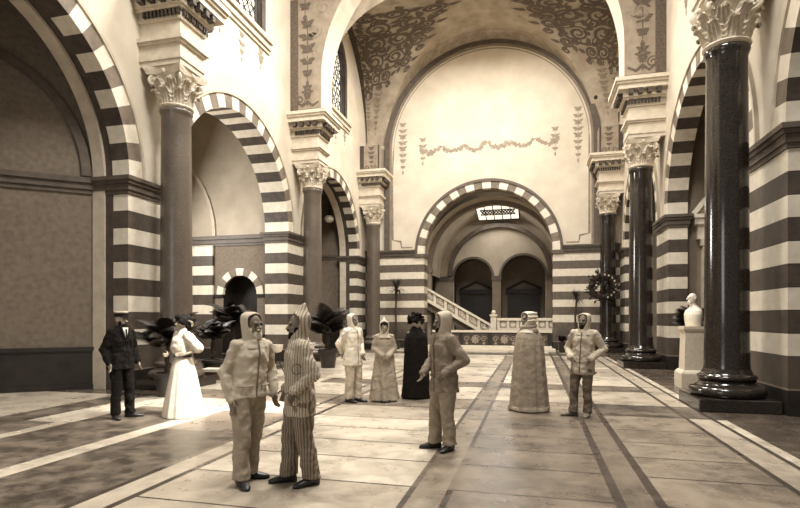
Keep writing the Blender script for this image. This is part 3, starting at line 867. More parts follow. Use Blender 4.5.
ub = thing('balustrade', 'level stretch of pale balustrade with square carved panels right of the stair foot', 'balustrade', (-1.9, YS, 0))
x1 = 3.05
mb = MB(); mb.box((.0, -.15, 1.48), (x1, .15, 1.62)); mb.obj('handrail', M['bal_stone'], ub, smooth=False)
mb = MB(); mb.box((.0, -.13, .95), (x1, .13, 1.08)); mb.obj('bottom_rail', M['bal_stone'], ub, smooth=False)
mb = MB(); mb.box((.0, -.1, 0), (x1, .1, .95)); mb.obj('base_wall', M['panel_grey'], ub, smooth=False)
for i in range(6):
    xa = x1*i/6
    mb = MB(); mb.box((xa, -.11, 1.06), (xa + .13, .11, 1.5)); mb.obj('baluster_block', M['bal_stone'], ub, smooth=False)
    mb = MB(); mb.box((xa + .13, -.05, 1.06), (xa + x1/6, .05, 1.5))
    g = lambda s, t, e=0, xa=xa: (xa + .32 + s, -.056 - e, 1.28 + t)
    flower(mb, g, (0, 0), .16, 1, 8); spiral(mb, g, (0, 0), .19, 1.0, .03, 1)
    mb.obj('carved_panel', [M['bal_panel'], M['bal_stone']], ub, smooth=False)

pp = thing('parapet', 'low dark stone parapet with carved rosettes standing in the great arch', 'parapet', (-2.36, 28.05, 0))
mb = MB(); mb.box((-2.9, 0, 0), (3.28, .22, .86)); mb.obj('wall_block', M['dado_dark'], pp, smooth=False)
mb = MB(); mb.box((-2.95, -.06, .86), (3.29, .28, .97)); mb.obj('coping', M['bal_stone'], pp, smooth=False)
for i in range(4):
    mb = MB(); xa = -2.8 + i*1.52
    mb.box((xa, -.04, .14), (xa + 1.3, 0, .8), 0)
    g = lambda s, t, e=0, xa=xa: (xa + .65 + s, -.046 - e, .47 + t)
    flower(mb, g, (0, 0), .24, 1, 8); spiral(mb, g, (0, 0), .29, 1.0, .05, 1)
    for s in (-.45, .45): spiral(mb, g, (s, .05), .16, 1.4, .05, 1); flower(mb, g, (s, -.18), .09, 1)
    mb.obj('rosette_panel', [M['panel_edge'], M['bal_panel']], pp, smooth=False)
sp = thing('stone_step', 'broad pale stone step before the rosette parapet', 'step', (-2.36, 27.0, 0))
mb = MB(); mb.box((-3.55, -.9, 0), (3.4, .55, .09)); mb.obj('lower_tread', M['bal_stone'], sp, smooth=False)
mb = MB(); mb.box((-3.25, -.3, .09), (3.25, 1.0, .18)); mb.obj('upper_tread', M['bal_stone'], sp, smooth=False)

# ------------------------------------------------------------------ columns
def make_column(label, mat, inner):
    """inner = +1 when the hall lies towards +x"""
    t = thing('column', label, 'column', (0, 0, 0), 0)
    mb = MB(); mb.box((-.64, -.68, 0), (.64, .68, .22)); o = mb.obj('plinth', M['col_dark'], t, smooth=False)
    bv = o.modifiers.new('bevel', 'BEVEL'); bv.width = .015; bv.segments = 2
    mb = MB()
    pr = [(.60, .22)] + [(.55 + .075*math.cos(a), .31 + .09*math.sin(a)) for a in [math.radians(x) for x in range(-80, 81, 20)]]
    pr += [(.53, .41), (.47, .44), (.45, .48), (.47, .51)] + [(.435 + .05*math.cos(a), .56 + .05*math.sin(a)) for a in [math.radians(x) for x in range(-80, 81, 20)]]
    pr += [(.42, .62), (.405, .66), (.375, .72)]
    mb.lathe(pr, n=48); mb.obj('base', mat, t, angle=60)
    mb = MB(); pr = [(.38, .72), (.37, .8)] + [(.365 - .03*(i/10)**1.6, .8 + 5.6*i/10) for i in range(1, 11)] + [(.35, 6.44), (.365, 6.48), (.38, 6.52), (.365, 6.56), (.34, 6.58)]
    mb.lathe(pr, n=48); mb.obj('shaft', mat, t, angle=50)
    # capital: bell, astragal, two rows of leaves, corner volutes, abacus
    mb = MB(); mb.lathe([(.34, 6.56), (.385, 6.59), (.40, 6.62), (.385, 6.65), (.34, 6.67), (.335, 6.9), (.36, 7.1), (.42, 7.25), (.47, 7.32), (.40, 7.33)], n=32)
    for row, (zb, hl, w, n_, off) in enumerate(((6.66, .34, .15, 8, 0), (6.80, .40, .15, 8, PI/8))):
        for q in range(n_):
            a = off + 2*PI*q/n_; ca, sa = math.cos(a), math.sin(a)
            path = [(.345, 0, .9), (.352, .12, 1.12), (.36, .25, .92), (.37, .38, 1.2), (.385, .52, .95), (.405, .66, 1.12), (.43, .8, .85), (.475, .95, .85), (.52, 1.0, .6), (.545, .95, .42), (.545, .84, .2)]
            L = []
            for rr, hz, ww in path:
                rr += row*.02; row_pts = []
                for sx, dr_ in ((-1, -.045), (-.72, .012), (-.45, -.022), (-.2, .02), (0, -.012), (.2, .02), (.45, -.022), (.72, .012), (1, -.045)):
                    tx = sx*w*ww; r2 = rr + dr_*min(1, .4 + ww)
                    row_pts.append((r2*ca - tx*sa, r2*sa + tx*ca, zb + hz*hl - .02*abs(sx)))
                L.append(row_pts)
            mb.loft(L, False, False, closed=False)
    for q in range(4):
        a = PI/4 + q*PI/2; ca, sa = math.cos(a), math.sin(a)
        pts = []
        for i in range(22):
            th = -PI*.6 + i*.42; rr = .115*(1 - i/24)
            pts.append(((.50 + rr*math.cos(th))*ca, (.50 + rr*math.cos(th))*sa, 7.22 + rr*math.sin(th)))
        mb.tube([(.36*ca, .36*sa, 6.95), (.42*ca, .42*sa, 7.05)] + pts, .035, 6)
        b2 = q*PI/2; mb.ell((.46*math.cos(b2), .46*math.sin(b2), 7.36), (.05, .05, .06), nu=8, nv=6)
        for sgn in (-1, 1):
            a3 = b2 + sgn*.3; mb.tube([(r_*math.cos(b2 + sgn*da), r_*math.sin(b2 + sgn*da), z_) for r_, da, z_ in ((.36, .05, 6.98), (.39, .12, 7.1), (.43, .25, 7.22), (.45, .36, 7.24), (.46, .40, 7.18), (.45, .33, 7.15))], .028, 6)
    rings = []
    for z, k in ((7.33, .94), (7.40, 1.0), (7.44, 1.04), (7.5, 1.04)):
        rg = []
        for q in range(4):
            for i in range(6):
                u = -1 + 2*i/6; d = (.47 - .09*(1 - u*u))*k; e = u*.50*k
                a = q*PI/2; rg.append((d*math.cos(a) - e*math.sin(a), d*math.sin(a) + e*math.cos(a), z))
        rings.append(rg)
    mb.loft(rings)
    mb.obj('capital', M['cap_stone'], t, angle=35)
    # entablature block running back to the wall
    mb = MB(); wl = -.68*inner
    def blk(o, z0, z1):
        xa, xb = sorted((wl, (.44 + o)*inner)); mb.box((xa, -.44 - o, z0), (xb, .44 + o, z1))
    for o, z0, z1 in ((0, 7.5, 7.62), (.03, 7.62, 7.74), (.0, 7.74, 7.98), (.05, 7.98, 8.04), (.10, 8.04, 8.12), (0, 8.12, 8.50), (.05, 8.50, 8.56), (.04, 8.56, 8.72), (.12, 8.72, 8.78), (.18, 8.78, 8.98), (.36, 8.98, 9.14), (.41, 9.14, 9.22), (.46, 9.22, 9.34)):
        blk(o, z0, z1)
    mb.obj('entablature', M['ent_stone'], t, smooth=False)
    mb = MB()
    for face in range(3):
        for q in range(10):
            s = -.46 + .92*(q + .5)/10
            if face == 0: mb.box(((.44 + .05)*inner - .0, s - .028, 8.58), ((.44 + .11)*inner, s + .028, 8.71))
            else:
                y = (-.53 if face == 1 else .53); x = s*1.1*inner + .0
                mb.box((x - .028, y - .04, 8.58), (x + .028, y + .04, 8.71))
    for face in range(3):
        for q in range(4):
            s = -.5 + 1.0*(q + .5)/4
            if face == 0: mb.box((.60*inner, s - .06, 8.82), (.78*inner, s + .06, 8.98))
            else:
                y0, y1 = (-.78, -.6) if face == 1 else (.6, .78); x = s*1.1*inner
                mb.box((x - .06, y0, 8.82), (x + .06, y1, 8.98))
    mb.obj('dentils', M['dark_stone'], t, smooth=False)
    return t
LBL = ['%s granite column beside the lady in the white dress', 'grey granite column behind the man in the striped suit', 'grey column in the far left corner by the slender yucca']
cl = make_column('grey granite column behind the lady in the white dress', M['col_granite'], 1)
cl.location = (CXL, CY[1], 0); cl['group'] = 'hall columns'
for k, lb in ((2, 'grey granite column behind the man in the striped suit'), (3, 'grey column in the far left corner behind the pair in pale clothes')):
    c = copy_tree(cl); c.location = (CXL, CY[k], 0); c['label'] = lb
cr = make_column('large dark polished column in the right foreground beside the bust', M['col_dark'], -1)
cr.location = (CXR, CY[1], 0); cr['group'] = 'hall columns'
for k, lb in ((2, 'dark polished column left of the bust, second along the right arcade'), (3, 'dark column in the far right corner where the round wreath hangs')):
    c = copy_tree(cr); c.location = (CXR, CY[k], 0); c['label'] = lb

# ------------------------------------------------------------------ bust and pedestal
ped = thing('pedestal', 'tall pale stone pedestal carrying the white bust by the right columns', 'pedestal', (3.66, 13.75, 0))
def sqlathe(mb, prof):
    mb.loft([[(r, r, z), (-r, r, z), (-r, -r, z), (r, -r, z)] for r, z in prof])
mb = MB(); sqlathe(mb, [(.33, 0), (.33, .34), (.31, .38), (.27, .42)]); mb.obj('base_block', M['ped_stone'], ped, smooth=False)
mb = MB(); sqlathe(mb, [(.25, .42), (.225, 1.3)]); mb.obj('shaft', M['ped_stone'], ped, smooth=False)
mb = MB(); sqlathe(mb, [(.225, 1.3), (.25, 1.33), (.27, 1.38), (.27, 1.44)]); mb.obj('cap_slab', M['ped_stone'], ped, smooth=False)
mb = MB()
mb.loft([[(rx*math.cos(a), cy + ry*math.sin(a), z) for a in [2*PI*i/20 for i in range(20)]] for z, rx, ry, cy in ((0, .21, .14, 0), (.04, .215, .15, 0), (.16, .24, .16, 0), (.28, .265, .155, 0), (.37, .25, .135, .01), (.44, .13, .10, .02), (.5, .075, .08, .01))])
mb.cap((0, .01, .44), (0, -.01, .56), .068, .06)
mb.ell((0, -.02, .66), (.082, .105, .125)); mb.ell((0, -.055, .60), (.06, .07, .065))
mb.cap((0, -.115, .685), (0, -.158, .64), .014, .02); mb.ell((0, -.115, .585), (.035, .03, .02))
for s in (-1, 1): mb.ell((s*.083, 0, .65), (.014, .025, .035), nu=8, nv=6); mb.ell((s*.035, -.115, .70), (.03, .015, .01), nu=8, nv=6)
mb.ell((0, -.085, .55), (.05, .05, .05))
b = mb.obj('bust', M['marble_white'], None, (3.66, 13.75, 1.44))
b.rotation_euler = (0, 0, math.radians(-70)); md = b.modifiers.new('join', 'REMESH'); md.mode = 'VOXEL'; md.voxel_size = .009; md.use_smooth_shade = True
sm = b.modifiers.new('soft', 'SMOOTH'); sm.factor = .5; sm.iterations = 4
tag(b, 'white marble bust of a bald bearded man on the tall pedestal', 'bust')

# ------------------------------------------------------------------ plants
def frond(mb, base, az, length, rise, droop, w, leaf=True, n=18):
    """a feather palm frond: rib plus leaflets"""
    ca, sa = math.cos(az), math.sin(az); pts = []; r = z = 0
    for i in range(n+1):
        pts.append(V((base[0] + r*ca, base[1] + r*sa, base[2] + z)))
        e = rise - (rise + droop)*(i/n)**2; r += length/n*math.cos(e); z += length/n*math.sin(e)
    mb.tube(pts, [.012*(1 - .8*i/n) for i in range(n+1)], 5)
    side = V((-sa, ca, 0))
    for i in range(2, n+1):
        t = i/n; L = w*math.sin(PI*min(1, .15 + .85*t)**.8)*1.0 + .03; d = (pts[i] - pts[i-1]).normalized()
        for s in (-1, 1):
            for jj in (0, .5):
                p = pts[i-1].lerp(pts[i], jj)
                tip = p + side*(s*L*.8) + d*(L*.55) + V((0, 0, -.45*L)); wd = d*.016
                mid = p.lerp(tip, .5) + V((0, 0, .05*L))
                a, b_, c, e, f_ = mb.v(p - wd), mb.v(p + wd), mb.v(mid + wd), mb.v(mid - wd), mb.v(tip)
                mb.f([a, b_, c, e]); mb.f([e, c, f_])
def pot_mesh(r, h): 
    mb = MB(); mb.lathe([(r*.70, 0), (r*.78, h*.3), (r*.95, h*.8), (r*1.06, h*.82), (r*1.08, h*.98), (r*1.0, h), (r*.92, h*.98), (r*.9, h*.9)], n=28); return mb
def potted_palm(label, loc, pot_r, pot_h, stem, nf, L, seed, mat='leaf', potmat='pot_dark', group='potted palms'):
    r = random.Random(seed); t = thing('potted_palm', label, 'plant', loc, r.random()*6, group)
    pot_mesh(pot_r, pot_h).obj('pot', M[potmat], t, angle=50)
    mb = MB(); mb.lathe([(pot_r*.9, pot_h*.88), (pot_r*.5, pot_h*.92), (.02, pot_h*.93)], n=20); mb.obj('soil', M['soil'], t)
    if stem:
        mb = MB(); m = 12
        mb.tube([(.02*math.sin(i), .015*math.cos(2*i), pot_h*.85 + (stem - pot_h*.0)*i/m) for i in range(m+1)], [.055 - .015*i/m + .006*(i % 2) for i in range(m+1)], 10); mb.obj('trunk', M['trunk'], t)
    for q in range(nf):
        mb = MB(); frond(mb, (0, 0, pot_h*.85 + stem), 2*PI*q/nf + r.uniform(-.2, .2), L*r.uniform(.6, 1.1), math.radians(r.uniform(38, 88)), math.radians(r.uniform(10, 60)), .34*L/.9)
        mb.obj('frond', M[mat], t)
    return t
def yucca(label, loc, h, nl, L, seed):
    r = random.Random(seed); t = thing('potted_yucca', label, 'plant', loc, 0, 'slender yuccas against the far wall')
    pot_mesh(.24, .34).obj('pot', M['pot_dark'], t, angle=50)
    mb = MB(); mb.lathe([(.21, .30), (.1, .31), (.02, .315)], n=20); mb.obj('soil', M['soil'], t)
    mb = MB(); m = 16; mb.tube([(.03*math.sin(i*.5), 0, .28 + (h - .28)*i/m) for i in range(m+1)], [.06 - .02*i/m for i in range(m+1)], 8); mb.obj('trunk', M['trunk'], t)
    mb = MB()
    for q in range(nl):
        az = r.random()*2*PI; el = math.radians(r.uniform(-35, 75)); d = V((math.cos(az)*math.cos(el), math.sin(az)*math.cos(el), math.sin(el)))
        sd = V((-math.sin(az), math.cos(az), 0)); p0 = V((0, 0, h)); l = L*r.uniform(.75, 1.1)
        pa = p0 + d*l*.5 + V((0, 0, .02)); pb = p0 + d*l + V((0, 0, -.18*l))
        a, b_, c, e, f_ = mb.v(p0 - sd*.015), mb.v(p0 + sd*.015), mb.v(pa + sd*.022), mb.v(pa - sd*.022), mb.v(pb)
        mb.f([a, b_, c, e]); mb.f([e, c, f_])
    mb.obj('leaf_rosette', M['leaf'], t)
    return t
potted_palm('potted palm between the man in the peaked cap and the left column', (-7.45, 9.5, 0), .27, .5, .60, 24, 1.0, 11)
potted_palm('potted palm standing behind the low stone block, right of the lady in white', (-8.55, 12.75, 0), .28, .5, .62, 22, .85, 12)
potted_palm('bushy potted palm behind the bearded man in the pale hood, before the small arch', (-9.0, 14.5, 0), .32, .55, .85, 26, 1.15, 13)
potted_palm('potted palm whose fronds spread either side of the striped pointed hood', (-6.55, 16.2, 0), .32, .6, .6, 24, 1.35, 14)
potted_palm('potted palm behind the white bust by the right arcade', (4.05, 14.95, 0), .26, .5, .9, 18, 1.0, 15)
potted_palm('small dark potted plant at the right foot of the great arch', (1.32, 25.85, 0), .22, .5, .1, 14, .42, 16)
yucca('slender yucca on a bare stem left of the great arch', (-6.95, 26.6, 0), 3.15, 90, .85, 3)
yucca('slender yucca behind the hooded man with elbows out, right of the great arch', (2.0, 26.9, 0), 2.6, 80, .58, 4)
# wreath on the corner column
mb = MB(); r = random.Random(5)
for q in range(260):
    a = r.random()*2*PI; ph = r.random()*2*PI; c = V((math.cos(a)*(.5 + .2*math.cos(ph)), .2*math.sin(ph), math.sin(a)*(.5 + .2*math.cos(ph))))
    d = V((r.uniform(-1, 1), r.uniform(-1, .2), r.uniform(-1, 1))).normalized(); sd = d.cross(V((.3, .5, .8))).normalized()
    l = .22; mb.f([mb.v(c), mb.v(c + d*l*.5 + sd*.05), mb.v(c + d*l), mb.v(c + d*l*.5 - sd*.05)])
wr = thing('wreath', 'large round dark leafy wreath hanging on the far right corner column', 'wreath', (CXR - .3, 26.28, 3.1))
mb.obj('leaves', M['leaf'], wr, smooth=False)
mb = MB(); mb.tube([(math.cos(2*PI*i/32)*.5, .02, math.sin(2*PI*i/32)*.5) for i in range(33)], .13, 10); mb.obj('hoop', M['trunk'], wr)
mb = MB()
for q in range(9):
    a = -1.2 + q*.33; mb.ell((math.cos(a)*.55, -.2, math.sin(a)*.55), (.035, .03, .05), nu=8, nv=6)
mb.obj('pale_berries', M['trim_light'], wr)
# ash stand
sd_ = thing('basin_stand', 'small white basin on a dark tripod stand between the two bearded men', 'stand', (-7.26, 14.0, 0))
mb = MB()
mb.lathe([(.05, .62), (.14, .66), (.17, .78), (.18, .86), (.16, .86), (.13, .70), (.02, .69)], n=24); mb.obj('basin', M['marble_white'], sd_, angle=50)
for q in range(3):
    a = q*2*PI/3 + .4; mb = MB(); mb.tube([(.10*math.cos(a), .10*math.sin(a), .68), (.05*math.cos(a), .05*math.sin(a), .38), (.22*math.cos(a), .22*math.sin(a), .015)], .016, 6); mb.obj('leg', M['iron'], sd_)
mb = MB(); mb.lathe([(.03, .20), (.16, .21), (.16, .23), (.03, .24)], n=20); mb.obj('shelf', M['iron'], sd_)
bk = thing('stone_block', 'low pale stone block of two slabs on the floor right of the lady in white', 'block', (-7.85, 11.85, 0), .2)
mb = MB(); mb.box((-.30, -.22, 0), (.30, .22, .06)); mb.obj('foot_slab', M['bal_stone'], bk, smooth=False)
mb = MB(); mb.box((-.20, -.15, .06), (.20, .15, .28)); mb.obj('body', M['panel_grey'], bk, smooth=False)
mb = MB(); mb.box((-.30, -.22, .28), (.30, .22, .35)); mb.obj('top_slab', M['bal_stone'], bk, smooth=False)
# opal lamp in the third left bay
lp = thing('hanging_lamp', 'small opal glass lamp hanging in the far left arch', 'lamp', (-10.3, 25.6, 6.55))
mb = MB(); mb.ell((0, 0, .22), (.26, .26, .2)); mb.obj('globe', M['lamp_glass'], lp)
mb = MB(); mb.tube([(0, 0, .4), (0, 0, 2.95)], .018, 6); mb.lathe([(.14, .38), (.1, .46), (.03, .5)], n=16); mb.obj('rod', M['iron'], lp)
mb = MB(); mb.lathe([(.14, 0), (.15, .03), (.08, .07), (.03, .09)], n=20)
o = mb.obj('wall_boss', M['iron'], None, (LX + 5.3, YB - .17, 12.5)); o.rotation_euler = (PI/2, 0, 0)
tag(o, 'small round dark boss on the right edge of the lunette', 'ornament')
# ------------------------------------------------------------------ people
def remesh(o, vox, smooth=3, disp=0, dscale=.18):
    md = o.modifiers.new('join', 'REMESH'); md.mode = 'VOXEL'; md.voxel_size = vox; md.use_smooth_shade = True
    if smooth:
        sm = o.modifiers.new('soft', 'SMOOTH'); sm.factor = .5; sm.iterations = smooth
    if disp:
        tx = bpy.data.textures.new('folds', 'CLOUDS'); tx.noise_scale = dscale; tx.noise_depth = 2
        dm = o.modifiers.new('folds', 'DISPLACE'); dm.texture = tx; dm.strength = disp; dm.mid_level = .5; dm.texture_coords = 'LOCAL'
    return o
def rgz(z, rx, ry, cx=0, cy=0, n=24, fold=0, nf=0, ph=0, tw=0):
    out = []
    for i in range(n):
        a = 2*PI*i/n; k = 1 + fold*math.sin(nf*a + ph) + fold*.5*math.sin((nf*1.7//1)*a + 2*ph + tw)
        out.append((cx + rx*k*math.cos(a), cy + ry*k*math.sin(a), z))
    return out
def lerp(a, b, t): return a + (b - a)*t

def hand(mb, wrist, d, thumb_side, curl=.35):
    """palm, four fingers of unequal length and a thumb; d = pointing direction, thumb_side = direction of the thumb"""
    w = V(wrist); d = V(d).normalized(); ts = V(thumb_side); ts = (ts - d*ts.dot(d)).normalized(); nrm = d.cross(ts).normalized()
    m3 = Matrix((ts, d, nrm)).transposed()
    mb.ell(w + d*.045, (.040, .055, .017), m3, 12, 8)
    for q, (ln, off) in enumerate(((.066, .030), (.075, .010), (.070, -.011), (.054, -.031))):
        p = w + d*.085 + ts*off; c1 = (d*math.cos(curl) + nrm*math.sin(curl)); c2 = (d*math.cos(curl*2.2) + nrm*math.sin(curl*2.2))
        p1 = p + c1*ln*.55; p2 = p1 + c2*ln*.5
        mb.cap(w + d*.06 + ts*off*.9, p, .0095, .009, 8); mb.cap(p, p1, .009, .0082, 8); mb.cap(p1, p2, .0082, .0068, 8)
    p = w + d*.025 + ts*.034; p1 = p + (d*.7 + ts*.75).normalized()*.036 + nrm*.006; p2 = p1 + (d*.95 + ts*.2 + nrm*.2).normalized()*.03
    mb.cap(w + d*.015 + ts*.015, p, .013, .012, 8); mb.cap(p, p1, .012, .010, 8); mb.cap(p1, p2, .010, .0078, 8)

class P_: pass
def person(label, loc, face, H=1.72, hip=(0, 0), sway=(0, 0), feet=None, toes=(12, -12), arms=None, head=(0, 0), skin='skin', female=False, hands=True, group=None):
    """face: degrees from 'towards the camera', + turns to picture right. Joints are in metres for a 1.72 m figure; -y is forward."""
    k = H/1.72
    phi = math.atan2(-loc[0], loc[1]) + math.radians(face)
    feet = feet or [(-.11, 0), (.11, 0)]
    s = P_(); s.k = k; s.S = Matrix.Scale(k, 4)
    hx, hy = hip; sx, sy = hx + sway[0], hy + sway[1]
    s.hip = V((hx, hy, .93)); s.sh = V((sx, sy, 1.42)); s.feet = feet; s.toes = toes
    sw = .16 if female else .178
    s.sw = sw
    s.shoulder = [V((sx - sw, sy, 1.375)), V((sx + sw, sy, 1.375))]
    s.arms = arms or [((-.235, .03, 1.13), (-.225, -.04, .88)), ((.235, .03, 1.13), (.225, -.04, .88))]
    s.knee = []
    for q in (0, 1):
        hp = V((hx + (-.09, .09)[q], hy, .90)); an = V((feet[q][0], feet[q][1], .09))
        s.knee.append(hp.lerp(an, .5) + V((0, -.035, 0)))
    mb = MB(); mb.T = s.S
    # trunk
    wz = [(.86, .15, .10), (.95, .165, .115), (1.05, .14 if not female else .125, .10 if not female else .09), (1.18, .155 if not female else .135, .11), (1.30, .175 if not female else .15, .115), (1.38, .16, .095), (1.43, .10, .075), (1.46, .06, .06)]
    mb.loft([rgz(z, rx, ry, lerp(hx, sx, (z - .86)/.56), lerp(hy, sy, (z - .86)/.56)) for z, rx, ry in wz])
    # neck and head
    hz = 1.588; yaw = Matrix.Rotation(math.radians(head[0]), 3, 'Z') @ Matrix.Rotation(math.radians(head[1]), 3, 'X')
    hc = V((sx, sy - .015, hz)); s.hc = hc; s.yaw = yaw
    def hp_(p): return hc + yaw @ V(p)
    s.hp = hp_
    mb.cap((sx, sy + .01, 1.40), hp_((0, .01, -.06)), .058, .055)
    mb.ell(hc + yaw @ V((0, .012, .025)), (.076, .094, .098), yaw, 20, 14)
    mb.ell(hp_((0, -.025, -.045)), (.058, .068, .075), yaw)
    mb.ell(hp_((0, -.062, -.092)), (.028, .026, .022), yaw, 10, 8)
    mb.cap(hp_((0, -.082, .018)), hp_((0, -.112, -.022)), .010, .0155, 8)
    for q in (-1, 1):
        mb.ell(hp_((q*.078, .012, -.01)), (.011, .02, .032), yaw, 8, 6)
        mb.ell(hp_((q*.032, -.078, .03)), (.026, .014, .009), yaw, 8, 6)
        mb.ell(hp_((q*.040, -.062, -.025)), (.022, .02, .018), yaw, 8, 6)
        mb.ell(hp_((q*.022, -.096, -.026)), (.009, .010, .008), yaw, 8, 6)
    mb.ell(hp_((0, -.088, -.052)), (.024, .012, .006), yaw, 10, 6); mb.ell(hp_((0, -.086, -.064)), (.020, .012, .007), yaw, 10, 6)
    # arms, hands, legs
    for q in (0, 1):
        E, W = V(s.arms[q][0]), V(s.arms[q][1]); S = s.shoulder[q]; f_ = 1 if not female else .86
        mb.cap(V((sx, sy, 1.37)).lerp(S, .4), S, .05, .052*f_); mb.cap(S, E, .052*f_, .040*f_); mb.cap(E, W, .041*f_, .027*f_)
        d = s.arms[q][2] if len(s.arms[q]) > 2 else (W - E).normalized()*.9 + V((0, -.15, -.3))
        ts = s.arms[q][3] if len(s.arms[q]) > 3 else V((0, -1, .1))
        if hands: hand(mb, W, d, ts if q else ts, .35 if q == 0 else -.35)
        hp = V((hx + (-.09, .09)[q], hy, .90)); an = V((feet[q][0], feet[q][1], .09))
        mb.cap(hp, s.knee[q], .082, .055); mb.cap(s.knee[q], an, .054, .036)
        t = math.radians(toes[q]); td = V((math.sin(t), -math.cos(t), 0)); mb.cap(an + V((0, 0, -.045)) - td*.03, an + V((0, 0, -.055)) + td*.12, .034, .028)
    o = mb.obj('person', M[skin], None, (loc[0], loc[1], 0)); o.rotation_euler = (0, 0, phi)
    remesh(o, .0075, 2)
    tag(o, label, 'person', group); s.o = o
    # eyes
    for q in (-1, 1):
        e = MB(); e.T = s.S; e.ell(hp_((q*.031, -.083, .012)), (.013, .008, .007), yaw, 8, 6); e.obj('eye', M['eye'], o)
    return s
def shoes(s, mat='shoe'):
    for q in (0, 1):
        t = math.radians(s.toes[q]); td = V((math.sin(t), -math.cos(t), 0)); sd = V((td.y, -td.x, 0)); an = V((s.feet[q][0], s.feet[q][1], 0))
        mb = MB(); mb.T = s.S
        rings = []
        for u, w, h in ((-.075, .022, .05), (-.06, .036, .085), (-.01, .041, .105), (.05, .043, .085), (.11, .050, .062), (.16, .046, .05), (.195, .030, .038), (.21, .012, .025)):
            c = an + td*u; rings.append([c + sd*(w*math.cos(a)) + V((0, 0, max(.002, h/2 + h/2*1.15*math.sin(a)))) for a in [2*PI*i/14 for i in range(14)]])
        mb.loft(rings); mb.obj('shoe', M[mat], s.o)
def trousers(s, mat, loose=1.0):
    mb = MB(); mb.T = s.S; hx, hy = s.hip.x, s.hip.y
    mb.loft([rgz(z, rx, ry, hx, hy) for z, rx, ry in ((.80, .16, .125), (.9, .18, .135), (1.0, .172, .13), (1.08, .155, .12))])
    for q in (0, 1):
        hp = V((hx + (-.088, .088)[q], hy, .92)); an = V((s.feet[q][0], s.feet[q][1] + .005, .07)); kn = s.knee[q]; rg = []
        for t, r1, r2 in ((0, .10, .125), (.12, .108, .122), (.3, .098, .108), (.45, .084, .094), (.52, .080, .090), (.65, .078, .088), (.8, .075, .086), (.92, .078, .092), (1, .082, .098)):
            c = hp.lerp(kn, t*2) if t < .5 else kn.lerp(an, t*2 - 1)
            rg.append(rgz(c.z, r1*loose, r2*loose, c.x, c.y - (.012 if t > .9 else 0), 18, .03 if t > .4 else 0, 3, q + t*9))
        mb.loft(rg)
    o = mb.obj('trousers', M[mat], s.o); return remesh(o, .011, 2, .034, .09)
def jacket(s, mat, hem=.72, flare=1.0, cuff=.055, name='jacket', sleeve=1.0, collar=True):
    mb = MB(); mb.T = s.S; hx, hy, sx, sy = s.hip.x, s.hip.y, s.sh.x, s.sh.y
    def c(z): t = max(0, min(1, (z - .9)/.5)); return lerp(hx, sx, t), lerp(hy, sy, t)
    rr = []
    for z, rx, ry in ((hem, .215*flare, .165*flare), (hem + .04, .21*flare, .162*flare), (.92, .195, .152), (1.06, .182, .142), (1.2, .185, .145), (1.30, .192, .14), (1.37, .175, .122), (1.42, .135, .105), (1.46, .098, .09), (1.50, .08, .08)):
        x, y = c(z); rr.append(rgz(z, rx, ry, x, y - .005, 28, .03 if z < 1 else 0, 5, hem*9))
    mb.loft(rr)
    for q in (0, 1):
        E, W = V(s.arms[q][0]), V(s.arms[q][1]); S = s.shoulder[q]
        mb.cap(V((sx, sy, 1.43)).lerp(S, .35), S + V((0, 0, .002)), .066, .066); mb.cap(S, E, .070*sleeve, .066*sleeve); mb.cap(E, E.lerp(W, .97), .066*sleeve, cuff)
        # hanging folds at the elbow
        mb.cap(E + V((0, .01, -.015)), E.lerp(W, .35) + V((0, 0, -.01)), .066*sleeve, .058*sleeve)
    o = mb.obj(name, M[mat], s.o); return remesh(o, .011, 2, .042, .10)
def hood(s, mat, tip=0, wide=1.0, deep=1.0, opening=64, neck=1.0):
    """cloth hood: rings round the head, left open in front of the face, falling to a collar"""
    mb = MB(); mb.T = s.S; n = 30; hc = s.hc
    prof = [(-.235, .165, .140, 0, .02), (-.205, .140, .122, 0, .018), (-.165, .100, .098, 0, .014), (-.13, .088, .092, 20, .01), (-.09, .090, .104, 38, .01), (-.03, .096, .118, opening, .012), (.04, .100, .122, opening, .018), (.082, .096, .118, opening*.95, .024), (.106, .084, .104, opening*.75, .030)]
    if tip: prof += [(.128, .056, .074, 0, .042), (.150, .036, .048, 0, .055), (.165 + tip*.5, .020, .026, 0, .07), (.17 + tip, .006, .008, 0, .085)]
    else: prof += [(.124, .058, .074, 0, .028), (.133, .026, .034, 0, .03)]
    rows = []
    for z, rx, ry, op, cy in prof:
        o_ = math.radians(op); row = []
        for i in range(n+1):
            a = -PI/2 + o_ + (2*PI - 2*o_)*i/n
            kf = 1 + .03*math.sin(5*a + z*30)
            nk = neck if z < -.08 else 1
            p = V((rx*nk*wide*kf*math.cos(a), cy + ry*nk*deep*kf*math.sin(a) - (.010 if op else 0), z))
            row.append(hc + (s.yaw @ p if z > -.13 else p.lerp(s.yaw @ p, .5)))
        rows.append(row)
    R = [[mb.v(p) for p in r] for r in rows]
    for a, b in zip(R, R[1:]):
        for i in range(n): mb.f([a[i], a[i+1], b[i+1], b[i]])
    mb.f(R[-1])
    o = mb.obj('hood', M[mat], s.o, weld=True, angle=70)
    so = o.modifiers.new('cloth', 'SOLIDIFY'); so.thickness = .014*s.k; so.offset = 0
    sb = o.modifiers.new('round', 'SUBSURF'); sb.levels = 1; sb.render_levels = 1
    return o
def beard(s, mat, l=.05):
    mb = MB(); mb.T = s.S; y = s.yaw
    mb.ell(s.hp((0, -.058, -.085 - l*.3)), (.056, .045, .040 + l*.4), y); mb.ell(s.hp((0, -.100, -.042)), (.034, .012, .010), y, 10, 6)
    for q in (-1, 1): mb.ell(s.hp((q*.055, -.02, -.055)), (.020, .035, .045), y, 8, 6)
    return mb.obj('beard', M[mat], s.o)
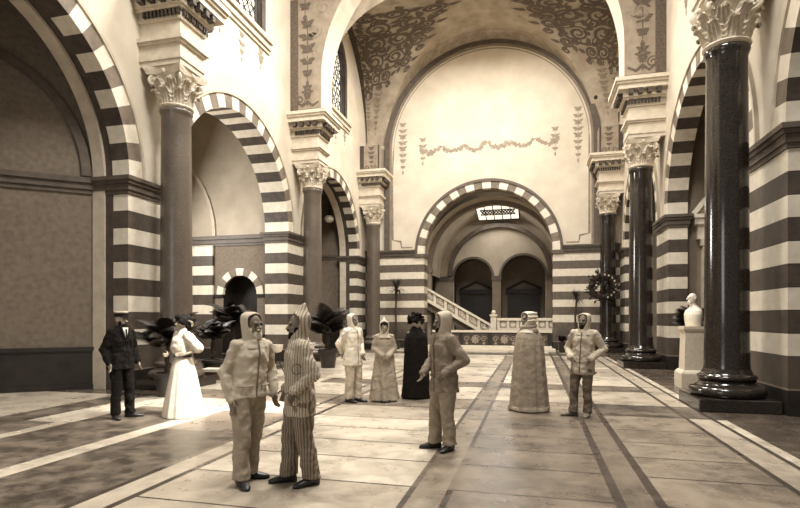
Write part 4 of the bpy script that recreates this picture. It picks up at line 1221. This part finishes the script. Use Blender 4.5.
def belt_line(s, z, rx, ry, h, mat, name='belt'):
    t = max(0, min(1, (z - .9)/.5)); cx, cy = lerp(s.hip.x, s.sh.x, t), lerp(s.hip.y, s.sh.y, t)
    mb = MB(); mb.T = s.S; mb.loft([rgz(z + d, rx*k, ry*k, cx, cy) for d, k in ((-h/2, .98), (-h/2, 1.0), (h/2, 1.0), (h/2, .98))]); return mb.obj(name, M[mat], s.o)
def placket(s, z0, z1, mat='mid_trouser', x=0.0):
    pts = []
    for i in range(9):
        z = lerp(z0, z1, i/8); t = max(0, min(1, (z - .9)/.5)); cx, cy = lerp(s.hip.x, s.sh.x, t), lerp(s.hip.y, s.sh.y, t)
        dpt = .160 if z < .95 else .15 if z < 1.34 else .15 - (z - 1.34)*.5
        pts.append((cx + x, cy - dpt - .008, z))
    mb = MB(); mb.T = s.S; mb.tube(pts, .008, 6); return mb.obj('front_placket', M[mat], s.o)
def pocket(s, x, z, mat, w=.07):
    t = max(0, min(1, (z - .9)/.5)); cy = lerp(s.hip.y, s.sh.y, t); cx = lerp(s.hip.x, s.sh.x, t)
    mb = MB(); mb.T = s.S; mb.tube([(cx + x - w, cy - .155*math.sqrt(max(.1, 1 - ((x - w)/.21)**2)) - .006, z + .005), (cx + x, cy - .158*math.sqrt(max(.1, 1 - (x/.21)**2)) - .008, z), (cx + x + w, cy - .155*math.sqrt(max(.1, 1 - ((x + w)/.21)**2)) - .006, z + .005)], .009, 6)
    return mb.obj('pocket_flap', M[mat], s.o)

# 1 man in the peaked cap
s = person('man in a dark suit and pale-topped peaked cap standing beside the left column', (-6.56, 7.24), 32, 1.74, feet=[(-.10, 0), (.13, -.03)], toes=(-15, 45),
           arms=[((-.255, .05, 1.13), (-.235, -.05, .90)), ((.255, .05, 1.13), (.26, -.04, .90))], head=(12, 0))
trousers(s, 'suit', .92); jacket(s, 'suit', .80, .97); shoes(s); beard(s, 'hair_dark', .02)
mb = MB(); mb.T = s.S
mb.loft([[s.hp((x*.088, .01 + y*.105, z)) for x, y, z in [(math.cos(2*PI*i/24), math.sin(2*PI*i/24), zz) for i in range(24)]] for zz in (.055, .115)])
rr = [s.hp((.088*math.cos(a), .01 + .105*math.sin(a), .06)) for a in [math.radians(200 + 14*i) for i in range(11)]]; r2 = [s.hp((.092*math.cos(a), -.03 + .115*math.sin(a), .045)) for a in [math.radians(200 + 14*i) for i in range(11)]]
mb.loft([rr, r2], False, False, closed=False)
cap_ = mb.obj('cap', M['black_cloth'], s.o, angle=50)
mb = MB(); mb.T = s.S; mb.loft([[s.hp((k*.094*math.cos(2*PI*i/24), .01 + k*.112*math.sin(2*PI*i/24), z)) for i in range(24)] for z, k in ((.113, .95), (.12, 1.02), (.14, 1.0), (.147, .9))]); mb.obj('cap_top', M['trim_light'], cap_)
mb = MB(); mb.T = s.S
mb.f([mb.v(p) for p in ((-.05, -.118, 1.47), (.05, -.118, 1.47), (.0, -.162, 1.25))]); mb.loft([rgz(z, .068, .068, s.sh.x, s.sh.y - .005) for z in (1.45, 1.50)], False, False); mb.obj('shirt_front', M['linen'], s.o)
mb = MB(); mb.T = s.S; mb.ell((0, -.140, 1.43), (.018, .012, .016), nu=8, nv=6); mb.tube([(0, -.142, 1.43), (0, -.165, 1.27)], [.01, .018], 6); mb.obj('necktie', M['black_cloth'], s.o)
mb = MB(); mb.T = s.S
for q in (-1, 1): mb.tube([(q*.062, -.10, 1.49), (q*.06, -.128, 1.42), (.0 + q*.012, -.168, 1.22)], [.014, .02, .008], 6, flat=.5)
mb.obj('lapels', M['suit'], s.o)

# 2 lady in white
s = person('lady in a long white dress with a dark belt, one hand at her waist', (-5.69, 7.64), -62, 1.68, feet=[(-.07, 0), (.07, -.02)], female=True, head=(-6, 0),
           arms=[((-.22, -.02, 1.14), (-.12, -.20, 1.06), (.7, -.7, 0), (0, 0, 1)), ((.30, .13, 1.15), (.17, -.06, 1.06), (-.6, -.8, .05), (0, -.2, 1))])
mb = MB(); mb.T = s.S
mb.loft([rgz(z, rx, ry, 0, cy, 60, f, 14, .5 + z) for z, rx, ry, cy, f in ((.012, .33, .34, .02, .05), (.05, .325, .335, .02, .05), (.3, .285, .29, .015, .045), (.6, .24, .235, .015, .035), (.85, .195, .185, .01, .025), (.96, .165, .15, .01, .015), (1.05, .125, .11, 0, 0))])
mb.obj('skirt', M['dress'], s.o, angle=80)
mb = MB(); mb.T = s.S
mb.loft([rgz(z, rx, ry, 0, cy, 28) for z, rx, ry, cy in ((1.04, .128, .112, -.005), (1.09, .16, .15, -.02), (1.2, .172, .165, -.03), (1.3, .17, .15, -.02), (1.39, .155, .105, 0), (1.44, .085, .075, 0), (1.50, .058, .06, .005))])
for q in (0, 1):
    S = s.shoulder[q]; E = V(s.arms[q][0]); mb.cap(S, S.lerp(E, .9), .085, .095)
remesh(mb.obj('blouse', M['dress'], s.o), .010, 2, .03, .07)
belt_line(s, 1.05, .158, .142, .065, 'belt')
mb = MB(); mb.T = s.S; y = s.yaw
mb.ell(s.hp((0, .028, .055)), (.108, .125, .105), y); mb.ell(s.hp((0, .085, -.01)), (.085, .075, .085), y)
for q in (-1, 1): mb.ell(s.hp((q*.08, .0, .04)), (.042, .085, .075), y, 10, 8)
mb.ell(s.hp((0, -.06, .105)), (.085, .055, .05), y); mb.ell(s.hp((0, .09, .10)), (.07, .06, .06), y)
hr = remesh(mb.obj('hair', M['hair_dark'], s.o), .01, 1, .02, .04)
mb = MB(); mb.T = s.S; mb.tube([s.hp((.115, .06, .05)), s.hp((.10, .12, .03)), s.hp((.06, .155, -.01)), s.hp((.0, .165, -.05))], [.012, .03, .03, .012], 8, flat=.4); mb.obj('hair_ribbon', M['linen'], s.o)
shoes(s)

# 3 bearded man in the pale hood
s = person('bearded man in a pale hooded jacket and beige trousers, hands hanging at his sides', (-2.77, 4.72), 32, 1.70, hip=(.0, .0), sway=(.05, 0), feet=[(-.11, -.05), (.08, .10)], toes=(-12, 50), skin='skin_tan',
           arms=[((-.215, .06, 1.12), (-.20, -.02, .86)), ((.30, .05, 1.13), (.27, -.06, .88))], head=(12, 2))
trousers(s, 'cream_trouser', 1.0); jacket(s, 'cream', .87, 1.0); hood(s, 'cream', opening=74); shoes(s); beard(s, 'hair_grey', .07); placket(s, .88, 1.46)
pocket(s, -.11, .99, 'cream_trouser'); pocket(s, .12, .99, 'cream_trouser')
mb = MB(); mb.T = s.S
for q in (-1, 1): mb.ell(s.hp((q*.034, -.088, .012)), (.018, .006, .013), s.yaw, 10, 8)
mb.tube([s.hp((-.01, -.094, .016)), s.hp((.01, -.094, .016))], .004, 5); mb.obj('dark_spectacles', M['eye'], s.o)

# 4 striped man, profile left
s = person('man in a striped jacket and striped pointed hood, seen in profile facing left', (-2.25, 4.83), -78, 1.70, feet=[(-.09, -.09), (.10, .10)], toes=(-8, 14), skin='skin_tan', sway=(0, -.01),
           arms=[((-.23, .04, 1.12), (-.19, -.10, .94), (0, -.3, -1), (0, -1, 0)), ((.235, .07, 1.12), (.20, -.10, .96), (0, -.45, -.9), (0, -.9, .4))], head=(0, 4))
trousers(s, 'stripe_dark', 1.0); jacket(s, 'stripe', .70, .95, .058, sleeve=1.04); hood(s, 'stripe', .05, opening=88); shoes(s); beard(s, 'hair_dark', .09)
for c in ((.198, -.08, 1.17), (.21, -.10, .86)):
    mb = MB(); mb.T = s.S
    mb.tube([(c[0] + .012, c[1] + .045*math.cos(a), c[2] + .05*math.sin(a)) for a in [.3 + 5.4*i/16 for i in range(17)]], .0055, 5)
    mb.obj('cord_loop', M['mid_trouser'], s.o)

# 5 man of the pair
s = person('man in a white hooded suit turned right towards the person in the long robe', (-3.42, 9.72), 42, 1.72, feet=[(-.08, .03), (.10, -.03)], toes=(10, 25),
           arms=[((-.25, .12, 1.14), (-.12, .19, .98)), ((.22, .0, 1.12), (.14, -.13, .94))], skin='skin_tan', head=(8, 0))
trousers(s, 'cream', 1.0); jacket(s, 'cream_light', .72, 1.0); hood(s, 'cream_light'); shoes(s); placket(s, .74, 1.4, 'cream_trouser')

# 6 figure in the long robe with pointed hood
s = person('person in a long beige robe and pointed pale hood, hands joined in front', (-2.86, 10.0), 4, 1.58, feet=[(-.08, -.10), (.09, -.10)], female=True,
           arms=[((-.22, .02, 1.13), (-.05, -.20, .98), (.8, -.3, -.4), (0, -.4, 1)), ((.22, .02, 1.13), (.07, -.20, .97), (-.8, -.3, -.4), (0, -.4, 1))])
mb = MB(); mb.T = s.S
mb.loft([rgz(z, rx, ry, 0, cy, 48, f, 7, z*2) for z, rx, ry, cy, f in ((.03, .31, .27, 0, .09), (.1, .30, .26, 0, .09), (.4, .265, .22, 0, .08), (.8, .225, .18, 0, .05), (1.05, .195, .15, 0, .02), (1.25, .18, .135, 0, 0), (1.36, .17, .115, 0, 0), (1.43, .11, .09, 0, 0), (1.49, .08, .08, 0, 0))])
for q in (0, 1):
    E, W = V(s.arms[q][0]), V(s.arms[q][1]); S = s.shoulder[q]; mb.cap(V((0, 0, 1.43)).lerp(S, .35), S, .062, .062); mb.cap(S, E, .066, .068); mb.cap(E, E.lerp(W, .95), .068, .066)
remesh(mb.obj('robe', M['robe'], s.o), .011, 2, .03, .12)
hood(s, 'cream', .05); shoes(s)
mb = MB(); mb.T = s.S; mb.ell(s.hp((0, .01, .055)), (.085, .098, .08), s.yaw); mb.obj('hair', M['hair_dark'], s.o)

# 7 dark cloak
s = person('person wrapped in a long black cloak with a bushy dark hat', (-2.33, 10.53), 25, 1.66, female=True, hands=False, arms=[((-.21, .03, 1.14), (-.14, -.10, 1.0)), ((.21, .03, 1.14), (.14, -.10, 1.0))])
mb = MB(); mb.T = s.S
mb.loft([rgz(z, rx, ry, 0, 0, 48, f, 6, z) for z, rx, ry, f in ((.02, .33, .27, .05), (.1, .32, .265, .05), (.5, .29, .24, .04), (.9, .275, .225, .03), (1.15, .265, .21, .015), (1.28, .25, .195, 0), (1.37, .215, .16, 0), (1.43, .145, .12, 0), (1.52, .085, .085, 0))])
remesh(mb.obj('cloak', M['black_cloth'], s.o), .012, 2, .02, .15)
mb = MB(); mb.T = s.S; r = random.Random(2)
mb.ell(s.hp((0, .02, .06)), (.10, .115, .085), s.yaw)
for q in range(70):
    a = r.random()*2*PI; e = r.uniform(-.5, 1.3); q_ = r.uniform(.9, 1.25)
    mb.ell(s.hp((.135*q_*math.cos(a)*math.cos(e), .04 + .14*q_*math.sin(a)*math.cos(e), .07 + .125*q_*math.sin(e))), (.035, .035, .035), nu=8, nv=6)
mb.obj('bushy_hat', M['hair_dark'], s.o)
shoes(s)

# 8 man in the grey jacket
s = person('man in a grey hooded jacket and grey trousers standing mid floor, hands at his pockets', (-1.08, 6.55), -55, 1.72, hip=(0, 0), sway=(-.04, 0), feet=[(-.09, -.08), (.11, .0)], toes=(-25, 22), skin='skin_tan',
           arms=[((-.235, -.02, 1.12), (-.19, -.20, .95), (.2, -.5, -.8), (1, 0, .2)), ((.25, .11, 1.13), (.16, -.12, .96), (-.5, -.4, -.6), (0, -.2, 1))], head=(-16, 8))
trousers(s, 'grey_trouser', 1.0); jacket(s, 'grey_cloth', .72, 1.02); hood(s, 'cream'); shoes(s, 'shoe'); beard(s, 'hair_dark', .02); placket(s, .74, 1.4)
pocket(s, -.13, .92, 'mid_trouser')

# 9 long grey cloak
s = person('figure in a long grey cloak to the floor with a pale wrapped hood, facing left', (-.09, 9.64), -50, 1.75, hands=False, arms=[((-.21, .03, 1.14), (-.14, -.12, 1.0)), ((.21, .03, 1.14), (.14, -.12, 1.0))], head=(-12, 0), skin='skin_tan')
mb = MB(); mb.T = s.S
mb.loft([rgz(z, rx, ry, 0, .01, 72, f, 9, z*.8) for z, rx, ry, f in ((.015, .36, .33, .05), (.06, .355, .325, .05), (.1, .345, .32, .05), (.5, .315, .28, .05), (.9, .29, .245, .045), (1.15, .275, .225, .03), (1.27, .252, .20, .01), (1.34, .225, .175, 0), (1.385, .195, .155, 0), (1.43, .155, .135, 0), (1.48, .115, .11, 0), (1.53, .10, .105, 0))])
remesh(mb.obj('cloak', M['cloak'], s.o), .011, 2, .02, .12)
mb = MB(); mb.T = s.S; mb.tube([(.118*math.cos(a), .005 + .115*math.sin(a), 1.468 + .015*math.sin(a)) for a in [2*PI*i/28 for i in range(29)]], .036, 10); mb.obj('collar', M['robe'], s.o)
mb = MB(); mb.T = s.S; mb.loft([rgz(z, .362*k, .332*k, 0, .01, 56, .035, 8, .1) for z, k in ((.02, 1.0), (.025, 1.012), (.075, 1.0), (.08, .985))]); mb.obj('hem_band', M['robe'], s.o)
hood(s, 'cream_light', 0, 1.36, 1.26, neck=.95)
mb = MB(); mb.T = s.S
for z, rx, ry in ((.09, .132, .152), (.03, .146, .165), (-.035, .142, .16)):
    mb.tube([s.hp((rx*math.cos(a), .005 + ry*math.sin(a), z + .02*math.sin(a + 1))) for a in [math.radians(-25 + 12*i) for i in range(20)]], [.006] + [.016]*18 + [.006], 6)
mb.obj('scarf_wrap', M['linen'], s.o)
shoes(s)

# 10 man with elbows out
s = person('man in a pale hooded jacket and darker trousers, elbows out, by the right columns', (.80, 9.30), -18, 1.72, hip=(0, 0), sway=(.03, 0), feet=[(-.13, -.08), (.09, -.02)], toes=(-55, 5), skin='skin_tan',
           arms=[((-.28, .09, 1.13), (-.17, -.12, .98), (.5, -.3, -.6), (0, -.2, 1)), ((.32, .09, 1.13), (.18, -.11, .97), (-.5, -.3, -.6), (0, -.2, 1))], head=(-14, 0))
trousers(s, 'mid_trouser', .9); jacket(s, 'cream', .70, .92); hood(s, 'cream'); shoes(s, 'shoe_light'); beard(s, 'hair_dark', .03); placket(s, .72, 1.4)
belt_line(s, .73, .222, .172, .03, 'cream_trouser', 'hem_band')

# ------------------------------------------------------------------ light and camera
w = bpy.data.worlds.new('sky'); scn.world = w; w.use_nodes = True
bg = w.node_tree.nodes['Background']; bg.inputs[0].default_value = (1.0, .98, .94, 1); bg.inputs[1].default_value = .16
def area(name, loc, tgt, sx, sy, power, spread=PI):
    ld = bpy.data.lights.new(name, 'AREA'); ld.shape = 'RECTANGLE'; ld.size = sx; ld.size_y = sy; ld.energy = power; ld.color = (1.0, .975, .93); ld.spread = spread
    o = bpy.data.objects.new(name, ld); COL.objects.link(o); o.location = loc
    d = V(tgt) - V(loc); o.rotation_euler = d.to_track_quat('-Z', 'Y').to_euler(); return o
yc3 = (CY[2] + RIB + YB)/2; yc2 = (CY[1] + CY[2])/2
area('skylight_rear_vault', (XC + .2, 21.75, 16.5), (XC - .6, 23.8, 0), 4.2, 2.2, 2050)
area('skylight_mid_vault', (XC + .7, yc2 - 1.75, 16.5), (XC - 3.5, yc2, 0), 3.0, 2.0, 2200)
area('front_overhead_fill', (XC + 2.8, 5.5, 16.5), (XC - 4, 9, 0), 4, 4, 2300)  # added fill above the open front bay; no skylight is built there
area('front_left_fill', (-6.5, -3.0, 4.0), (-3, 8, 1), 4, 4.5, 190)  # added unseen lamp behind the camera, lifts the foreground figures
area('floor_glow_fill', (3.9, 5.5, 14.0), (-5.6, 8.4, 0), .8, .8, 90, math.radians(15))  # added narrow lamp, makes the bright floor patch round the lady
area('aisle_fill', (-14.0, 14.9, 5.2), (-9, 15, 3), 2.0, 3.0, 700)  # unseen lamp added to brighten the second left aisle bay
area('stair_hall_light', (VX + .1, 32.2, 7.9), (VX, 31.0, 0), 2.3, 2.2, 110)

cd = bpy.data.cameras.new('camera'); cam = bpy.data.objects.new('camera', cd); COL.objects.link(cam)
cam.location = (0, 0, 1.65); cam.rotation_euler = (PI/2, 0, .2485)
cd.sensor_width = 36; cd.lens = 36*525.9/800; cd.shift_y = (317.45 - 254)/800; cd.clip_end = 200
scn.camera = cam
vs = scn.view_settings; vs.view_transform = 'Standard'; vs.look = 'None'; vs.gamma = 1; vs.use_curve_mapping = False; vs.exposure = .3
